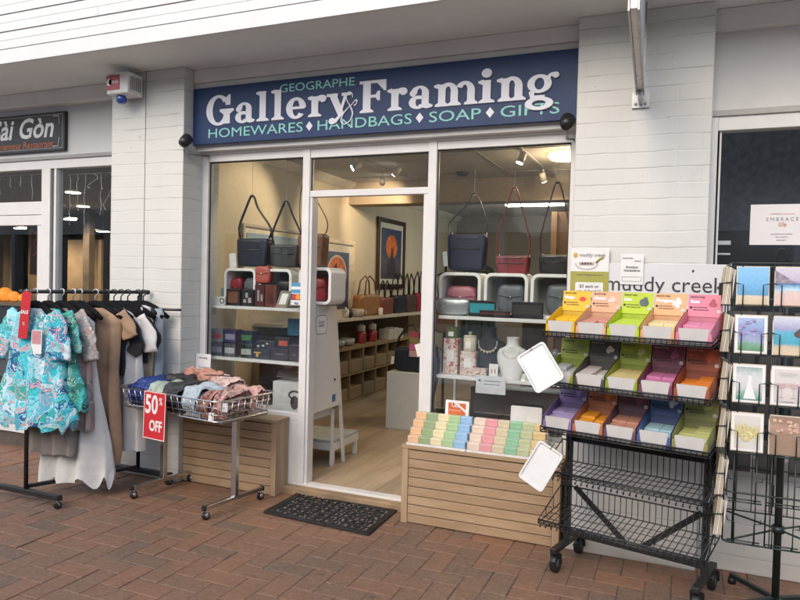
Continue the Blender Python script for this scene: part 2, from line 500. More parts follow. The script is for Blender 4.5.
gb = bx(-60, 60, -60, 60, -.3, -.016)  # unseen beyond the paving, coloured pale to bounce light up to the eave
tag(gb.build('ground', M('pale_concrete', (.54, .53, .50), .9, var=.15, scale=2)), kind='structure')
sb = bx(-9, 4.9, -1.3, 4.3, -.014, -.0045)
tag(sb.build('paving_bed', M('joint_sand', (.085, .062, .048), .95, var=.35, scale=30)), kind='structure')
pv = MB()
L, GAP = .122, .0016
def brick(x0, x1, y0, y1):
    x0 += GAP; x1 -= GAP; y0 += GAP; y1 -= GAP
    h = random.gauss(0, .0011); tx = random.gauss(0, .0025); ty = random.gauss(0, .0025); b = .005; d = .0028
    j = [random.uniform(-.0012, .0012) for _ in range(4)]
    x0 += j[0]; x1 += j[1]; y0 += j[2]; y1 += j[3]
    z = lambda x, y: h + (x - x0) * tx + (y - y0) * ty
    O = [(x0, y0), (x1, y0), (x1, y1), (x0, y1)]; I = [(x0 + b, y0 + b), (x1 - b, y0 + b), (x1 - b, y1 - b), (x0 + b, y1 - b)]
    vs = [(x, y, -.010) for x, y in O] + [(x, y, z(x, y) - d) for x, y in O] + [(x, y, z(x, y)) for x, y in I]
    pv.add(vs, [(8, 9, 10, 11)] + [(4 + i, 4 + (i + 1) % 4, 8 + (i + 1) % 4, 8 + i) for i in range(4)] + [(i, (i + 1) % 4, 4 + (i + 1) % 4, 4 + i) for i in range(4)])
for cx in range(-72, 40):
    for cy in range(-10, 37):
        t = (cx - cy) % 4
        if t == 0: brick(cx * L, (cx + 2) * L, cy * L, (cy + 1) * L)
        elif t == 2: brick(cx * L, (cx + 1) * L, (cy - 1) * L, (cy + 1) * L)
tag(pv.build('pavement', paver_mat()), kind='structure')

# --- the gallery's own building: piers, header, eave, shopfront frame, the room behind
PLAST = M('painted_render', (.66, .64, .60), .55, var=.05, scale=3, bump=.002, bscale=40)
TRIM = M('painted_trim', (.72, .70, .66), .5, var=.05, scale=4)
SOFF = M('eave_lining', (.74, .765, .735), .6, var=.05, scale=2)
BOARD = M('weatherboard_paint', (.60, .60, .58), .5, var=.03, scale=3, bump=.001, bscale=30)
SHADOW = M('dark_gap', (.03, .028, .026), .8)
TIMB = wood('oak_floor', (.37, .275, .175), (.52, .42, .30), (6, .7, 1), .38, 3)
IW = M('cream_wall', (.56, .49, .37), .7, var=.05, scale=2)
shop = T('shop_building', 'white painted brick gallery and framing shop with wide glazed front between two piers', 'shop', (-1.96, 4.1, 0))
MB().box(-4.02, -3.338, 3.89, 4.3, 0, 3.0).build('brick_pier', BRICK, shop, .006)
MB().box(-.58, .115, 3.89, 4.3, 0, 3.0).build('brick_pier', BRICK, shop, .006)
MB().box(-3.6925, -3.6875, 3.8885, 3.8905, .2, 3.0).build('control_joint', M('joint_mastic', (.16, .15, .14), .8, var=.3), shop)
b = MB(); b.box(-3.336, -.582, 4.035, 4.3, 2.42, 3.0).box(-3.336, -.582, 3.985, 4.035, 2.905, 2.999).box(-3.336, -.582, 4.005, 4.035, 2.868, 2.905)
b.build('header', PLAST, shop, .004)
MB().box(-16, 4.6, 3.40, 4.3, 3.0, 3.05).build('eave_soffit', SOFF, shop)
fb = MB()
z = 2.985
fb.box(-16, 4.6, 3.385, 3.40, z, z + .098); z += .1
for k in range(14):
    h = .062
    y = 3.388 if k % 2 else 3.382
    xs = [-16, 4.6]
    if k == 2: xs = [-16, -3.63, 4.6]
    if k == 6: xs = [-16, -1.9, 4.6]
    for i in range(len(xs) - 1):
        fb.bar((xs[i] + .001, y + .006, z + h / 2), (xs[i + 1] - .001, y + .006, z + h / 2), .012, h - (.007 if k % 2 else .003))
    z += h
fb.box(-16, 4.6, 3.398, 3.45, 3.05, z)
fb.build('weatherboard_fascia', BOARD, shop, .0015)
# shopfront frame
FY0, FY1 = 4.10, 4.16
fr = MB()
fr.box(-3.337, -3.283, FY0, FY1, .5, 2.42)             # left jamb
fr.box(-.635, -.581, FY0, FY1, .5, 2.42)               # right jamb
fr.box(-2.468, -2.412, FY0 - .004, FY1, .06, 2.42)     # mullion left of the door
fr.box(-1.535, -1.478, FY0 - .004, FY1, .06, 2.42)     # mullion right of the door
fr.box(-3.283, -2.468, FY0 + .003, FY1, 2.352, 2.42); fr.box(-2.412, -1.535, FY0 + .003, FY1, 2.343, 2.42); fr.box(-1.478, -.635, FY0 + .003, FY1, 2.352, 2.42)
fr.box(-2.412, -1.535, FY0 + .004, FY1 - .004, 2.072, 2.116)   # transom bar
fr.box(-2.412, -2.392, FY0 + .008, FY1 + .03, .06, 2.072); fr.box(-1.565, -1.535, FY0 + .008, FY1 + .05, .06, 2.072)  # door stops
fr.box(-3.283, -2.468, FY0 + .003, FY1, .5, .55); fr.box(-1.478, -.635, FY0 + .003, FY1, .5, .55)
frame = fr.build('shopfront_frame', ALU, shop, .003)
b = MB().box(-3.336, -.582, 4.085, 4.10, 2.405, 2.455); b.build('frame_cap', TRIM, shop, .003)
for x0, x1, z0, z1 in ((-3.283, -2.468, .55, 2.352), (-2.412, -1.535, 2.116, 2.343), (-1.478, -.635, .55, 2.352)):
    MB().box(x0, x1, 4.130, 4.136, z0, z1).build('window_pane', GLASS, frame)
    g = MB()
    for a in ((x0, x1, 4.122, 4.130, z1 - .008, z1), (x0, x0 + .007, 4.122, 4.130, z0, z1 - .008), (x1 - .007, x1, 4.122, 4.130, z0, z1 - .008)): g.box(*a)
    g.build('glazing_gasket', BLACK, frame)
MB().box(-3.337, -2.468, 4.10, 4.2, 0, .5).build('stall_riser', PLAST, shop); MB().box(-1.478, -.581, 4.10, 4.2, 0, .5).build('stall_riser', PLAST, shop)
MB().box(-2.50, -1.45, 4.095, 4.17, .045, .062).build('door_sill', ALU, shop, .003)
MB().box(-2.56, -1.44, 4.03, 4.20, -.02, .046).build('door_step', M('sandstone', (.27, .185, .105), .8, var=.25, scale=7, bump=.004), shop, .008)
# the room
fl = MB()
x = -3.9; k = 0
while x < 1.2:
    y = 4.165 - random.random() * .9
    while y < 12:
        y2 = y + random.uniform(.9, 1.5)
        fl.box(x + .0006, x + .1244, max(4.165, y) + .0006, min(12, y2) - .0006, .02, .058 + random.uniform(-.0003, .0003)); y = y2
    x += .125
fl.build('shop_floor', TIMB, shop)
MB().box(-4.0, -3.9, 4.3, 12.1, 0, 2.9).build('side_wall', IW, shop)
MB().box(1.2, 1.3, 4.3, 12.1, 0, 2.9).build('side_wall', IW, shop)
MB().box(-3.9, 1.2, 12.0, 12.1, 0, 2.9).build('rear_wall', M('brown_wall', (.26, .21, .165), .7, var=.08, scale=2), shop)
MB().box(-4.0, 1.3, 4.3, 12.1, 2.72, 2.85).build('ceiling', M('shop_ceiling', (.40, .375, .34), .75, var=.04, scale=2), shop)
cb = MB()
for yy in (5.0, 6.0, 7.2, 8.4, 9.6): cb.box(-3.9, 1.2, yy, yy + .012, 2.714, 2.7205)
for xx in (-3.0, -1.8, -.6): cb.box(xx, xx + .012, 4.3, 12, 2.7135, 2.7205)
cb.build('ceiling_batten', M('grey_batten', (.25, .24, .22), .6), shop)
MB().box(-3.9, 1.2, 7.6, 7.9, 2.45, 2.72).build('bulkhead', M('tan_bulkhead', (.30, .24, .18), .7, var=.05), shop)
MB().prism([(0, 0), (.10, 0), (.085, -.03), (.03, -.075), (0, -.09)], (-3.9, 4.3, 2.72), (1, 0, 0), (0, 0, 1), (0, 7.7, 0)).build('cornice', M('cornice_white', (.62, .58, .50), .6, var=.04), shop)

# --- the restaurant next door on the left
rest = T('restaurant_building', 'restaurant shopfront with white window frames left of the gallery', 'restaurant', (-5.6, 4.1, 0))
RW = M('grey_white_panel', (.60, .60, .59), .55, var=.04, scale=2)
MB().box(-16, -4.021, 4.12, 4.3, 2.46, 3.0).build('fascia_panel', RW, rest)
MB().box(-16, -4.021, 4.03, 4.12, 2.885, 2.999).build('header_beam', TRIM, rest, .004)
MB().box(-16, -4.021, 4.085, 4.12, 2.445, 2.475).build('drip_mould', SHADOW and M('grey_trim', (.30, .295, .28), .6, var=.06), rest, .003)
f = MB()
f.box(-16, -4.022, 4.10, 4.17, 2.37, 2.445)
f.box(-5.005, -4.905, 4.096, 4.17, .24, 2.37); f.box(-4.865, -4.84, 4.10, 4.17, .24, 2.37)
f.box(-16, -5.005, 4.103, 4.165, 1.99, 2.10); f.box(-16, -4.022, 4.07, 4.17, .12, .24); f.box(-6.9, -6.8, 4.097, 4.17, .24, 2.37)
f.box(-4.06, -4.022, 4.103, 4.17, .24, 2.37)
f.build('shopfront_frame', ALU, rest, .003)
rf = rest.children[-1] if False else [o for o in rest.children if o.name.startswith('shopfront')][0]
MB().box(-4.905, -4.865, 4.115, 4.16, .24, 2.37).build('door_gap', M('dark_aluminium', (.10, .10, .10), .4), rf)
f = MB(); f.box(-6.8, -5.005, 4.10, 4.15, 1.90, 1.985).box(-5.06, -5.010, 4.105, 4.15, .245, 1.90).box(-6.8, -5.06, 4.105, 4.15, .245, .40)
f.build('door_leaf', ALU, rest, .003)
for x0, x1, z0, z1 in ((-4.84, -4.06, .24, 2.37), (-6.8, -5.005, 2.10, 2.37), (-6.8, -5.06, .40, 1.90), (-16, -6.9, .24, 2.37)):
    MB().box(x0, x1, 4.13, 4.136, z0, z1).build('window_pane', GLASS, rf)
MB().box(-16, -4.022, 4.09, 4.2, -.01, .12).build('base_course', M('dark_base', (.09, .07, .06), .8, var=.2), rest)
DK = M('dark_panelling', (.085, .068, .056), .5, var=.2, scale=5)
MB().box(-16.0, -4.02, 4.17, 12.0, 0, .05).build('restaurant_floor', M('dark_floor', (.12, .09, .07), .4), rest)
MB().box(-16.1, -16.0, 4.1, 12.0, 0, 2.85).build('side_wall', DK, rest)
MB().box(-16.0, -4.02, 12.0, 12.1, 0, 2.85).build('rear_wall', M('mid_brown_wall', (.26, .20, .15), .7, var=.15), rest)
MB().box(-16.1, -4.0, 4.3, 12.1, 2.6, 2.75).build('restaurant_ceiling', M('dark_ceiling', (.20, .19, .18), .7), rest)
for xx, w, zz in ((-12.6, .9, 2.1), (-11.2, .55, 2.3), (-10.2, .8, 2.1), (-9.2, .5, 2.25), (-8.3, .6, 2.1), (-7.3, .5, 2.25)):
    MB().box(xx, xx + w, 8.9, 8.95, .05, zz).build('timber_panel', M('warm_panelling', (.22, .16, .11), .5, var=.2, scale=3), rest)
for xx in (-11.6, -10.5, -9.5, -8.6, -7.65): MB().box(xx, xx + .14, 8.6, 8.72, .05, 2.6).build('column', DK, rest)
MB().box(-16, -4.1, 9.3, 9.4, 2.25, 2.6).build('bulkhead', DK, rest)

# --- the shop on the right
nb = T('right_shop_building', 'dark glazed shop window over a low white brick wall at the right end', 'shop', (1.6, 4.0, 0))
MB().box(.116, 4.6, 3.975, 4.3, 0, .62).build('low_wall', BRICK, nb, .006)
MB().box(.116, 4.6, 4.06, 4.3, 2.46, 3.0).build('upper_wall', PLAST, nb)
MB().box(.116, 4.6, 4.01, 4.06, 2.885, 2.999).build('header_beam', TRIM, nb, .004)
MB().box(.116, 4.6, 4.02, 4.06, 2.43, 2.462).build('lintel', M('grey_lintel', (.40, .385, .355), .6, var=.06), nb, .003)
f = MB(); f.box(.117, .150, 4.03, 4.12, .62, 2.43); f.box(.150, 4.6, 4.033, 4.12, 2.355, 2.43); f.box(.150, 4.6, 4.033, 4.12, .62, .68); f.box(2.2, 2.26, 4.03, 4.12, .68, 2.355)
f.box(.16, .17, 4.05, 4.1, .68, 2.355)
nf = f.build('window_frame', ALU, nb, .003)
MB().box(.170, 2.2, 4.08, 4.086, .68, 2.355).build('window_pane', GLASS, nf)
MB().box(2.26, 4.6, 4.08, 4.086, .68, 2.355).build('window_pane', GLASS, nf)
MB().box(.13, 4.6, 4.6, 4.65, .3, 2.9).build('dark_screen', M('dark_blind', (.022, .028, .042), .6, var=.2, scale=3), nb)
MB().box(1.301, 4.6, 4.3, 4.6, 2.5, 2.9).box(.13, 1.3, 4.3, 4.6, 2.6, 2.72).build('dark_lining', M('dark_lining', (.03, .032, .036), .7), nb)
for z0, h in ((1.745, .022), (1.69, .010)): MB().box(.172, .235, 4.0785, 4.0795, z0, z0 + h).build('glass_strip', M('frosted_film', (.34, .37, .38), .5), nf)  # short pale grey strips set on the pane

# --- the shops across the walkway: what the glass mirrors
fc = T('facing_building', 'pale brick shops across the walkway, faintly mirrored in the windows', 'shop', (-10, -7, 0))
BB = M('brown_brick', (.46, .42, .37), .8, var=.3, scale=8)  # unseen wall, its colour lightened to bounce light onto eave and header
MB().box(-44, 24, -7.4, -7.0, 2.7, 4.9).box(-44, 24, -7.4, -7.0, 0, .5).build('brick_wall', BB, fc)
w = MB()
for k in range(34): w.box(-44 + k * 2.0, -43.8 + k * 2.0, -7.4, -6.98, .5, 2.7)
w.build('brick_pier', M('pale_pier', (.34, .31, .27), .7), fc)
MB().box(-44, 24, -7.35, -7.3, .5, 2.7).build('shop_window', M('dark_window', (.02, .022, .026), .1), fc)

# ================================================================== SIGNS AND FITTINGS ON THE FRONT
NAVY = M('sign_navy', (.013, .036, .110), .42, var=.05, scale=3, spec=.3)
LETW = M('sign_white', (.72, .72, .76), .4, var=.03)
LETG = M('sign_mint', (.24, .58, .50), .45, var=.03)
SX0, SX1, SZ0, SZ1, SY = -3.334, -.584, 2.457, 2.862, 3.985
sg = T('shop_sign', 'long navy blue name board over the gallery door with big white serif lettering', 'sign', ((SX0 + SX1) / 2, SY, SZ0))
MB().box(SX0, SX1, SY, SY + .03, SZ0, SZ1).build('sign_board', NAVY, sg, .003)

# chunky serif letters, drawn as strokes; each stroke sits a hair in front of the last
def glyph(ch):
    P = []
    def poly(*p): P.append(list(p))
    def q(x0, x1, y0, y1): P.append([(x0, y0), (x1, y0), (x1, y1), (x0, y1)])
    def arc(cx, cy, ro, ri, a0, a1, n=26):
        o = [(cx + ro[0] * math.cos(R(a0 + (a1 - a0) * k / n)), cy + ro[1] * math.sin(R(a0 + (a1 - a0) * k / n))) for k in range(n + 1)]
        i = [(cx + ri[0] * math.cos(R(a0 + (a1 - a0) * k / n)), cy + ri[1] * math.sin(R(a0 + (a1 - a0) * k / n))) for k in range(n + 1)]
        for k in range(n): P.append([i[k], o[k], o[k + 1], i[k + 1]])
    def foot(cx, w=.21, h=.075): poly((cx - w, 0), (cx + w, 0), (cx + w * .96, h * .7), (cx + .09, h * 1.7), (cx - .09, h * 1.7), (cx - w * .96, h * .7))
    def flag(x, y): poly((x + .01, y), (x - .13, y - .045), (x - .13, y - .10), (x + .02, y - .17))
    def dot(cx, cy, r): P.append(ell(r, r, cx, cy, 18))
    if ch == 'G':
        arc(.44, .5, (.44, .53), (.21, .43), 38, 335)
        poly((.70, .66), (.86, .66), (.86, 1.02), (.80, 1.02), (.66, .86)); q(.62, .85, .02, .42); poly((.48, .46), (.50, .53), (.97, .53), (.99, .46), (.86, .36), (.60, .36))
        return P, 1.02
    if ch == 'a':
        q(.36, .56, .05, .46); arc(.30, .46, (.26, .23), (.07, .15), -10, 185); dot(.115, .47, .095)
        arc(.25, .19, (.25, .205), (.055, .12), 60, 330); q(.2, .4, .28, .37); poly((.36, .1), (.56, .14), (.68, .08), (.66, .02), (.52, -.02), (.40, .02))
        return P, .69
    if ch == 'l':
        q(.12, .33, .03, 1.0); flag(.13, 1.02); foot(.225); return P, .48
    if ch == 'e':
        arc(.32, .335, (.32, .355), (.115, .26), 0, 322); q(.10, .60, .30, .385); return P, .68
    if ch == 'r':
        q(.11, .32, .03, .66); flag(.12, .69); foot(.215); arc(.42, .40, (.24, .29), (.10, .17), 75, 180); dot(.46, .57, .115); return P, .60
    if ch == 'y':
        poly((.03, .66), (.26, .66), (.49, .06), (.36, -.12)); poly((.50, .66), (.60, .66), (.36, -.12), (.25, -.22), (.22, -.14), (.33, -.02))
        q(-.04, .30, .60, .69); q(.42, .70, .60, .69); dot(.14, -.19, .105); poly((.14, -.295), (.26, -.25), (.36, -.12), (.25, -.10)); return P, .68
    if ch == 'F':
        q(.11, .34, .03, 1.0); q(0, .80, .91, 1.0); poly((.80, .95), (.80, .66), (.74, .66), (.52, .92)); q(.30, .60, .46, .55); poly((.55, .36), (.62, .36), (.62, .66), (.55, .66), (.46, .505)); foot(.225); return P, .82
    if ch in 'mn':
        k = 1 if ch == 'n' else 2
        q(.11, .31, .03, .66); flag(.12, .69); foot(.21, .19)
        for j in range(k):
            x = .45 * (j + 1); arc(x - .07, .40, (.27, .30), (.08, .19), 0, 150); q(x + .0, x + .20, .03, .42); foot(x + .10, .185)
        return P, .45 * k + .27
    if ch == 'i':
        q(.11, .32, .03, .66); flag(.12, .69); foot(.215); dot(.21, .87, .135); return P, .46
    if ch == 'g':
        arc(.32, .42, (.30, .265), (.12, .17), 0, 360); arc(.32, -.14, (.35, .19), (.17, .09), 0, 360)
        poly((.06, .2), (.2, .24), (.2, .02), (.42, .06), (.42, -.03), (.12, -.05)); q(.14, .46, -.02, .09); arc(.66, .52, (.17, .19), (.08, .11), 60, 190); dot(.71, .63, .085); return P, .80
    return P, .4
def serif(word, x, z, h, y, u=1.0):
    w = MB(); sh = MB(); n = 0
    for ch in word:
        P, adv = glyph(ch)
        for p in P:
            n += 1
            d = .0004 + .00004 * n
            w.prism([(a * h * u, b * h) for a, b in p], (x, y - .0016, z), (1, 0, 0), (0, 0, 1), (0, -d, 0))
            sh.prism([(a * h * u, b * h) for a, b in p], (x + .006, y - .0002, z - .005), (1, 0, 0), (0, 0, 1), (0, -d * .5, 0))
        x += adv * h * u + .006
    return w, sh, x
Z0 = 2.603
for word, xa, xb, h in (('Gallery', -3.215, -2.035, .205), ('Framing', -1.985, -.683, .205)):
    _, _, xe = serif(word, 0, 0, h, 0)
    k = (xb - xa) / xe
    w, sh, _ = serif(word, xa, Z0 - .012, h, SY, k)
    sh.build('letter_shadow', M('letter_shade', (.05, .06, .10), .6), sg)
    w.build('lettering', LETW, sg)
AMP = [(.52, .66), (.44, .82), (.28, .84), (.20, .70), (.30, .52), (.48, .32), (.60, .08), (.50, -.16), (.28, -.26), (.10, -.16), (.12, .06), (.30, .26), (.52, .42), (.66, .56), (.74, .50), (.68, .38), (.60, .40)]
MB().tube(smooth_path([(-2.125 + a * .155 + c * .02, SY - .0055, 2.575 + c * .185) for a, c in AMP], 5), [.0042 + .0022 * math.sin(i * .16) ** 2 for i in range(81)], 6, flat=(1, .35, 1)).build('lettering', LETW, sg)
text('GEOGRAPHE', .078, (-2.60, SY - .0012, 2.777), LETG, sg, xs=1.28)
for words_, xa, xb in (('HOMEWARES', -3.20, -2.415), ('HANDBAGS', -2.30, -1.62), ('SOAP', -1.50, -1.165), ('GIFTS', -1.045, -.695)):
    t = text(words_, .094, (xa, SY - .0012, 2.500), LETG, sg, xs=1.0)
    wd = max(v.co.x for v in t.data.vertices) - min(v.co.x for v in t.data.vertices)
    k = (xb - xa) / wd; lx = min(v.co.x for v in t.data.vertices)
    for v in t.data.vertices: v.co.x = lx + (v.co.x - lx) * k
for xd in (-2.357, -1.56, -1.105):
    MB().prism([(.026, 0), (0, .032), (-.026, 0), (0, -.032)], (xd, SY - .001, 2.533), (1, 0, 0), (0, 0, 1), (0, -.001, 0)).build('diamond', LETW, sg)

for nm, x, y, z, lab in (('L', -3.295, 3.86, 2.462, 'round black floodlight on the left corner of the navy sign'), ('R', -.640, 3.945, 2.435, 'round black floodlight on the right corner of the navy sign')):
    t = T('sign_floodlight', lab, 'floodlight', (x, y, z), 'floodlights aimed at the name board')
    b = MB(); b.X = Matrix.Translation((x, y, z)) @ Matrix.Rotation(R(-50), 4, 'X')
    b.lathe([(.010, -.05), (.030, -.042), (.038, -.014), (.041, .02), (.041, .034), (.036, .036)], n=24); b.build('lamp_head', BLACK, t)
    b = MB(); b.tube([(x, y, z - .02), (x - .0, y + .03, z - .09), (x + .02, 4.09, z - .07)], .008, 8); b.build('lamp_arm', M('grey_metal', (.35, .35, .34), .4, .6), t)

al = T('alarm_box', 'small white wall alarm with red panel and blue strobe light under the eave', 'alarm', (-3.80, 3.87, 2.79))
MB().box(-3.90, -3.70, 3.72, 3.87, 2.80, 2.955).build('casing', M('alarm_white', (.66, .65, .62), .4), al, .01)
MB().box(-3.895, -3.775, 3.7155, 3.7195, 2.83, 2.935).build('front_panel', M('alarm_red', (.42, .08, .09), .4), al)
b = MB().prism(ell(.022, .026, -.025, .0, 20, 60, 300) + ell(.016, .02, -.012, 0, 20, 300, 60), (-3.845, 3.7148, 2.885), (1, 0, 0), (0, 0, 1), (0, -.0008, 0)); b.build('moon_mark', LETW, al)
text('NAS', .034, (-3.845, 3.7148, 2.873), LETW, al, xs=1.0, bold=.0006)
b = MB()
for k in range(6): b.box(-3.699, -3.697, 3.745 + k * .018, 3.753 + k * .018, 2.83, 2.925)
b.build('vent_grille', M('vent_grey', (.25, .25, .24), .5), al)
MB().lathe([(.030, 0), (.036, -.012), (.034, -.045), (.022, -.056)], (-3.815, 3.78, 2.80), 20).build('strobe', M('blue_lens', (.02, .06, .32), .15, coat=.6), al)

rs = T('restaurant_sign', 'black restaurant sign with white italic letters over the left shopfront', 'sign', (-5.5, 4.1, 2.5))
MB().box(-6.30, -4.735, 4.085, 4.118, 2.515, 2.835).build('sign_board', M('sign_black', (.022, .020, .020), .4), rs, .004)
b = MB(); b.ring(rect(1.53, .285, -5.5175, 2.675), rect(1.51, .265, -5.5175, 2.675), (0, 4.0848, 0), (1, 0, 0), (0, 0, 1), (0, -.001, 0)); b.build('border_line', M('dull_silver', (.16, .155, .15), .4), rs)
text('Sài Gòn', .24, (-4.86, 4.0835, 2.635), M('restaurant_white', (.75, .75, .74), .4), rs, u=(1, 0, 0), w=(.22, 0, 1), xs=.98, align='RIGHT', bold=.005)
text('Vietnamese Restaurant', .082, (-4.86, 4.0835, 2.548), M('restaurant_orange', (.48, .13, .04), .5), rs, w=(.15, 0, 1), xs=1.0, align='RIGHT')
for a, c in (((-4.79, 2.80), -1), ((-4.79, 2.55), 1)):
    MB().tube([(a[0] - .07, 4.083, a[1]), (a[0] - .01, 4.083, a[1]), (a[0], 4.083, a[1] + c * .07)], .005, 5).build('corner_flourish', M('dull_white', (.55, .55, .54), .5), rs)

bs = T('projecting_sign', 'white edged hanging sign seen end on above the right pier', 'sign', (-.24, 3.885, 2.46))
nx = V((.035, -1, 0)).normalized(); sx = V((1, .035, 0)).normalized()
b = MB()
o = V((-.24, 3.80, 2.53))
b.prism([(0, 0), (1.15, 0), (1.15, .62), (0, .62)], o - sx * .014, nx, (0, 0, 1), sx * .028); b.build('panel', M('sign_panel_white', (.66, .655, .65), .3), bs, .002)
b = MB()
for sgn in (-1, 1):
    c = o + sx * (.0175 * sgn)
    b.bar(c + nx * -.01, c + nx * 1.16, .007, .02); b.bar(c + nx * 0 + V((0, 0, .01)), c + V((0, 0, .61)), .007, .02, nx); b.bar(c + nx * 1.15 + V((0, 0, .01)), c + nx * 1.15 + V((0, 0, .61)), .007, .02, nx)
b.build('edge_trim', M('brushed_trim', (.30, .29, .29), .35, .5), bs)
b = MB(); b.box(-.285, -.195, 3.876, 3.8895, 2.47, 2.55).bar((-.24, 3.88, 2.50), (-.24, 3.74, 2.51), .016, .03).cyl((-.265, 3.872, 2.49), (-.265, 3.88, 2.49), .008, n=10).cyl((-.215, 3.872, 2.49), (-.215, 3.88, 2.49), .008, n=10)
b.build('bracket', M('zinc', (.45, .45, .44), .4, .5), bs)

# papers on the right pier
PAPER = M('paper', (.70, .69, .66), .6, var=.02)
OLIVE = M('olive_print', (.33, .31, .06), .6, var=.04)
GREY = M('grey_print', (.16, .16, .16), .6)
def panel(name, x, z, w, h, y, mat, parent, t=.0012, r=.0): 
    b = MB().prism(rr(w, h, r) if r else rect(w, h), (x, y, z), (1, 0, 0), (0, 0, 1), (0, t, 0)); return b.build(name, mat, parent)
po = T('price_poster', 'white and olive soap price poster taped to the right brick pier', 'poster', (-.475, 3.88, 1.44))
panel('sheet', -.478, 1.575, .205, .275, 3.868, PAPER, po)
panel('colour_block', -.478, 1.520, .205, .125, 3.8670, OLIVE, po, .0006)
panel('price_patch', -.478, 1.485, .15, .075, 3.8662, PAPER, po, .0006, .008)
text('muddy creek', .028, (-.535, 3.8665, 1.665), GREY, po, xs=.95)
MB().prism(ell(.012, .014, 0, 0, 16), (-.556, 3.8668, 1.673), (1, 0, 0), (0, 0, 1), (0, -.0006, 0)).build('drop_mark', M('gold_print', (.5, .33, .05), .5), po)
b = MB().ring(ell(.062, .036, 0, 0, 24, 180, 360) + [(.062, .0)], ell(.057, .031, 0, 0, 24, 180, 360) + [(.057, .0)], (-.495, 3.8666, 1.628), (1, 0, 0), (0, 0, 1), (0, -.0005, 0))
for k in range(5): b.prism(ell(.012, .009, -.03 + .015 * k, .004, 10), (-.495, 3.8665, 1.622), (1, 0, 0), (0, 0, 1), (0, -.0005, 0))
b.build('bath_drawing', M('pink_grey_print', (.42, .33, .30), .6), po)
MB().tube([(-.445, 3.8666, 1.632), (-.425, 3.8666, 1.652), (-.405, 3.8666, 1.662)], .006, 6).build('leaf_drawing', OLIVE, po)
text('2 little muddy soap bars', .015, (-.478, 3.8660, 1.560), GREY, po, align='CENTER')
text('$3 each or', .024, (-.478, 3.8652, 1.493), GREY, po, align='CENTER', bold=.0004)
text('any 4 for $10', .024, (-.478, 3.8652, 1.465), GREY, po, align='CENTER', bold=.0004)
no = T('paper_notice', 'small plain white paper notice beside the olive poster on brick', 'notice', (-.25, 3.88, 1.5))
panel('sheet', -.255, 1.598, .118, .165, 3.866, PAPER, no)
text('handmade', .013, (-.305, 3.8645, 1.655), GREY, no)
text('natural', .013, (-.245, 3.8645, 1.640), GREY, no)
text('Boutique', .017, (-.255, 3.8645, 1.605), GREY, no, align='CENTER', bold=.0004)
text('Homewares', .017, (-.255, 3.8645, 1.587), GREY, no, align='CENTER', bold=.0004)
b = MB().ring(rect(.1, .025, 0, 0), rect(.097, .022, 0, 0), (-.255, 3.8652, 1.545), (1, 0, 0), (0, 0, 1), (0, -.0005, 0)); b.build('line_box', GREY, no)

# ================================================================== SLATTED TIMBER PLINTHS AND THE MAT
def plinth(x0, x1, y0, y1, h, label, nsl):
    t = T('slatted_plinth', label, 'plinth', ((x0 + x1) / 2, (y0 + y1) / 2, 0), 'slatted timber plinths under the windows')
    for sx in (x0, x1 - .042): bx(sx, sx + .042, y0, y0 + .03, 0, h - .022).build('corner_post', SLATV, t, .002)
    b = MB(); hh = (h - .03) / nsl
    for k in range(nsl): b.box(x0 + .044, x1 - .044, y0 + .004, y0 + .020, .006 + k * hh, .006 + (k + 1) * hh - .0055)
    b.build('front_slats', SLAT, t, .0015)
    n = 5; d = (y1 - y0 - .032) / n
    for sx in (x0 + .001, x1 - .017):
        b = MB()
        for k in range(n): b.box(sx, sx + .016, y0 + .032 + k * d, y0 + .032 + (k + 1) * d - .002, .002, h - .022)
        b.build('side_boards', SLATV, t, .0012)
    MB().box(x0 + .018, x1 - .018, y0 + .022, y1 - .002, .004, h - .03).build('dark_lining', M('plinth_inside', (.05, .038, .028), .8), t)
    MB().box(x0 - .003, x1 + .003, y0 - .003, y1, h - .022, h).build('top_board', SLAT, t, .002)
    b = MB()
    for xx in (x0 + .058, (x0 + x1) / 2, x1 - .058):
        for k in range(nsl):
            for dz in (.28, .72): b.cyl((xx, y0 + .0045, .006 + (k + dz) * hh), (xx, y0 + .0028, .006 + (k + dz) * hh), .0028, n=6)
    b.build('nail_heads', M('nail', (.14, .10, .07), .5), t)
    return t
plinth(-3.47, -2.535, 3.93, 4.094, .525, 'slatted timber plinth left of the doorway behind the sale basket', 8)
plinth(-1.575, -.60, 3.872, 4.094, .487, 'slatted timber plinth right of the doorway under the rows of soap', 8)

mt = MB()
mx0, mx1, my0, my1 = -2.425, -1.66, 3.585, 4.02
u = V((.765, -.05, 0)); v = V((-.015, .475, 0)); o = V((-2.415, 3.615, .002))
mp = lambda a, c: o + u * a + v * c
rub = M('rubber_mat', (.010, .010, .011), .5, var=.4, scale=40, bump=.001)
mat_t = T('door_mat', 'black rubber doormat with cut out scroll pattern before the doorway', 'doormat', (-2.04, 3.83, 0))
def frm(a0, a1, c0, c1, z0, z1): 
    ps = [mp(a0, c0), mp(a1, c0), mp(a1, c1), mp(a0, c1)]
    return [p + V((0, 0, z0)) for p in ps], [p + V((0, 0, z1)) for p in ps]
b = MB()
for a0, a1, c0, c1 in ((0, 1, 0, .085), (0, 1, .915, 1), (0, .055, .085, .915), (.945, 1, .085, .915)):
    lo, hi = frm(a0, a1, c0, c1, 0, .012); b.add(lo + hi, [(4, 5, 6, 7), (0, 1, 5, 4), (1, 2, 6, 5), (2, 3, 7, 6), (3, 0, 4, 7)])
b.build('mat_border', rub, mat_t, .003)
b = MB(); rng = random.Random(3)
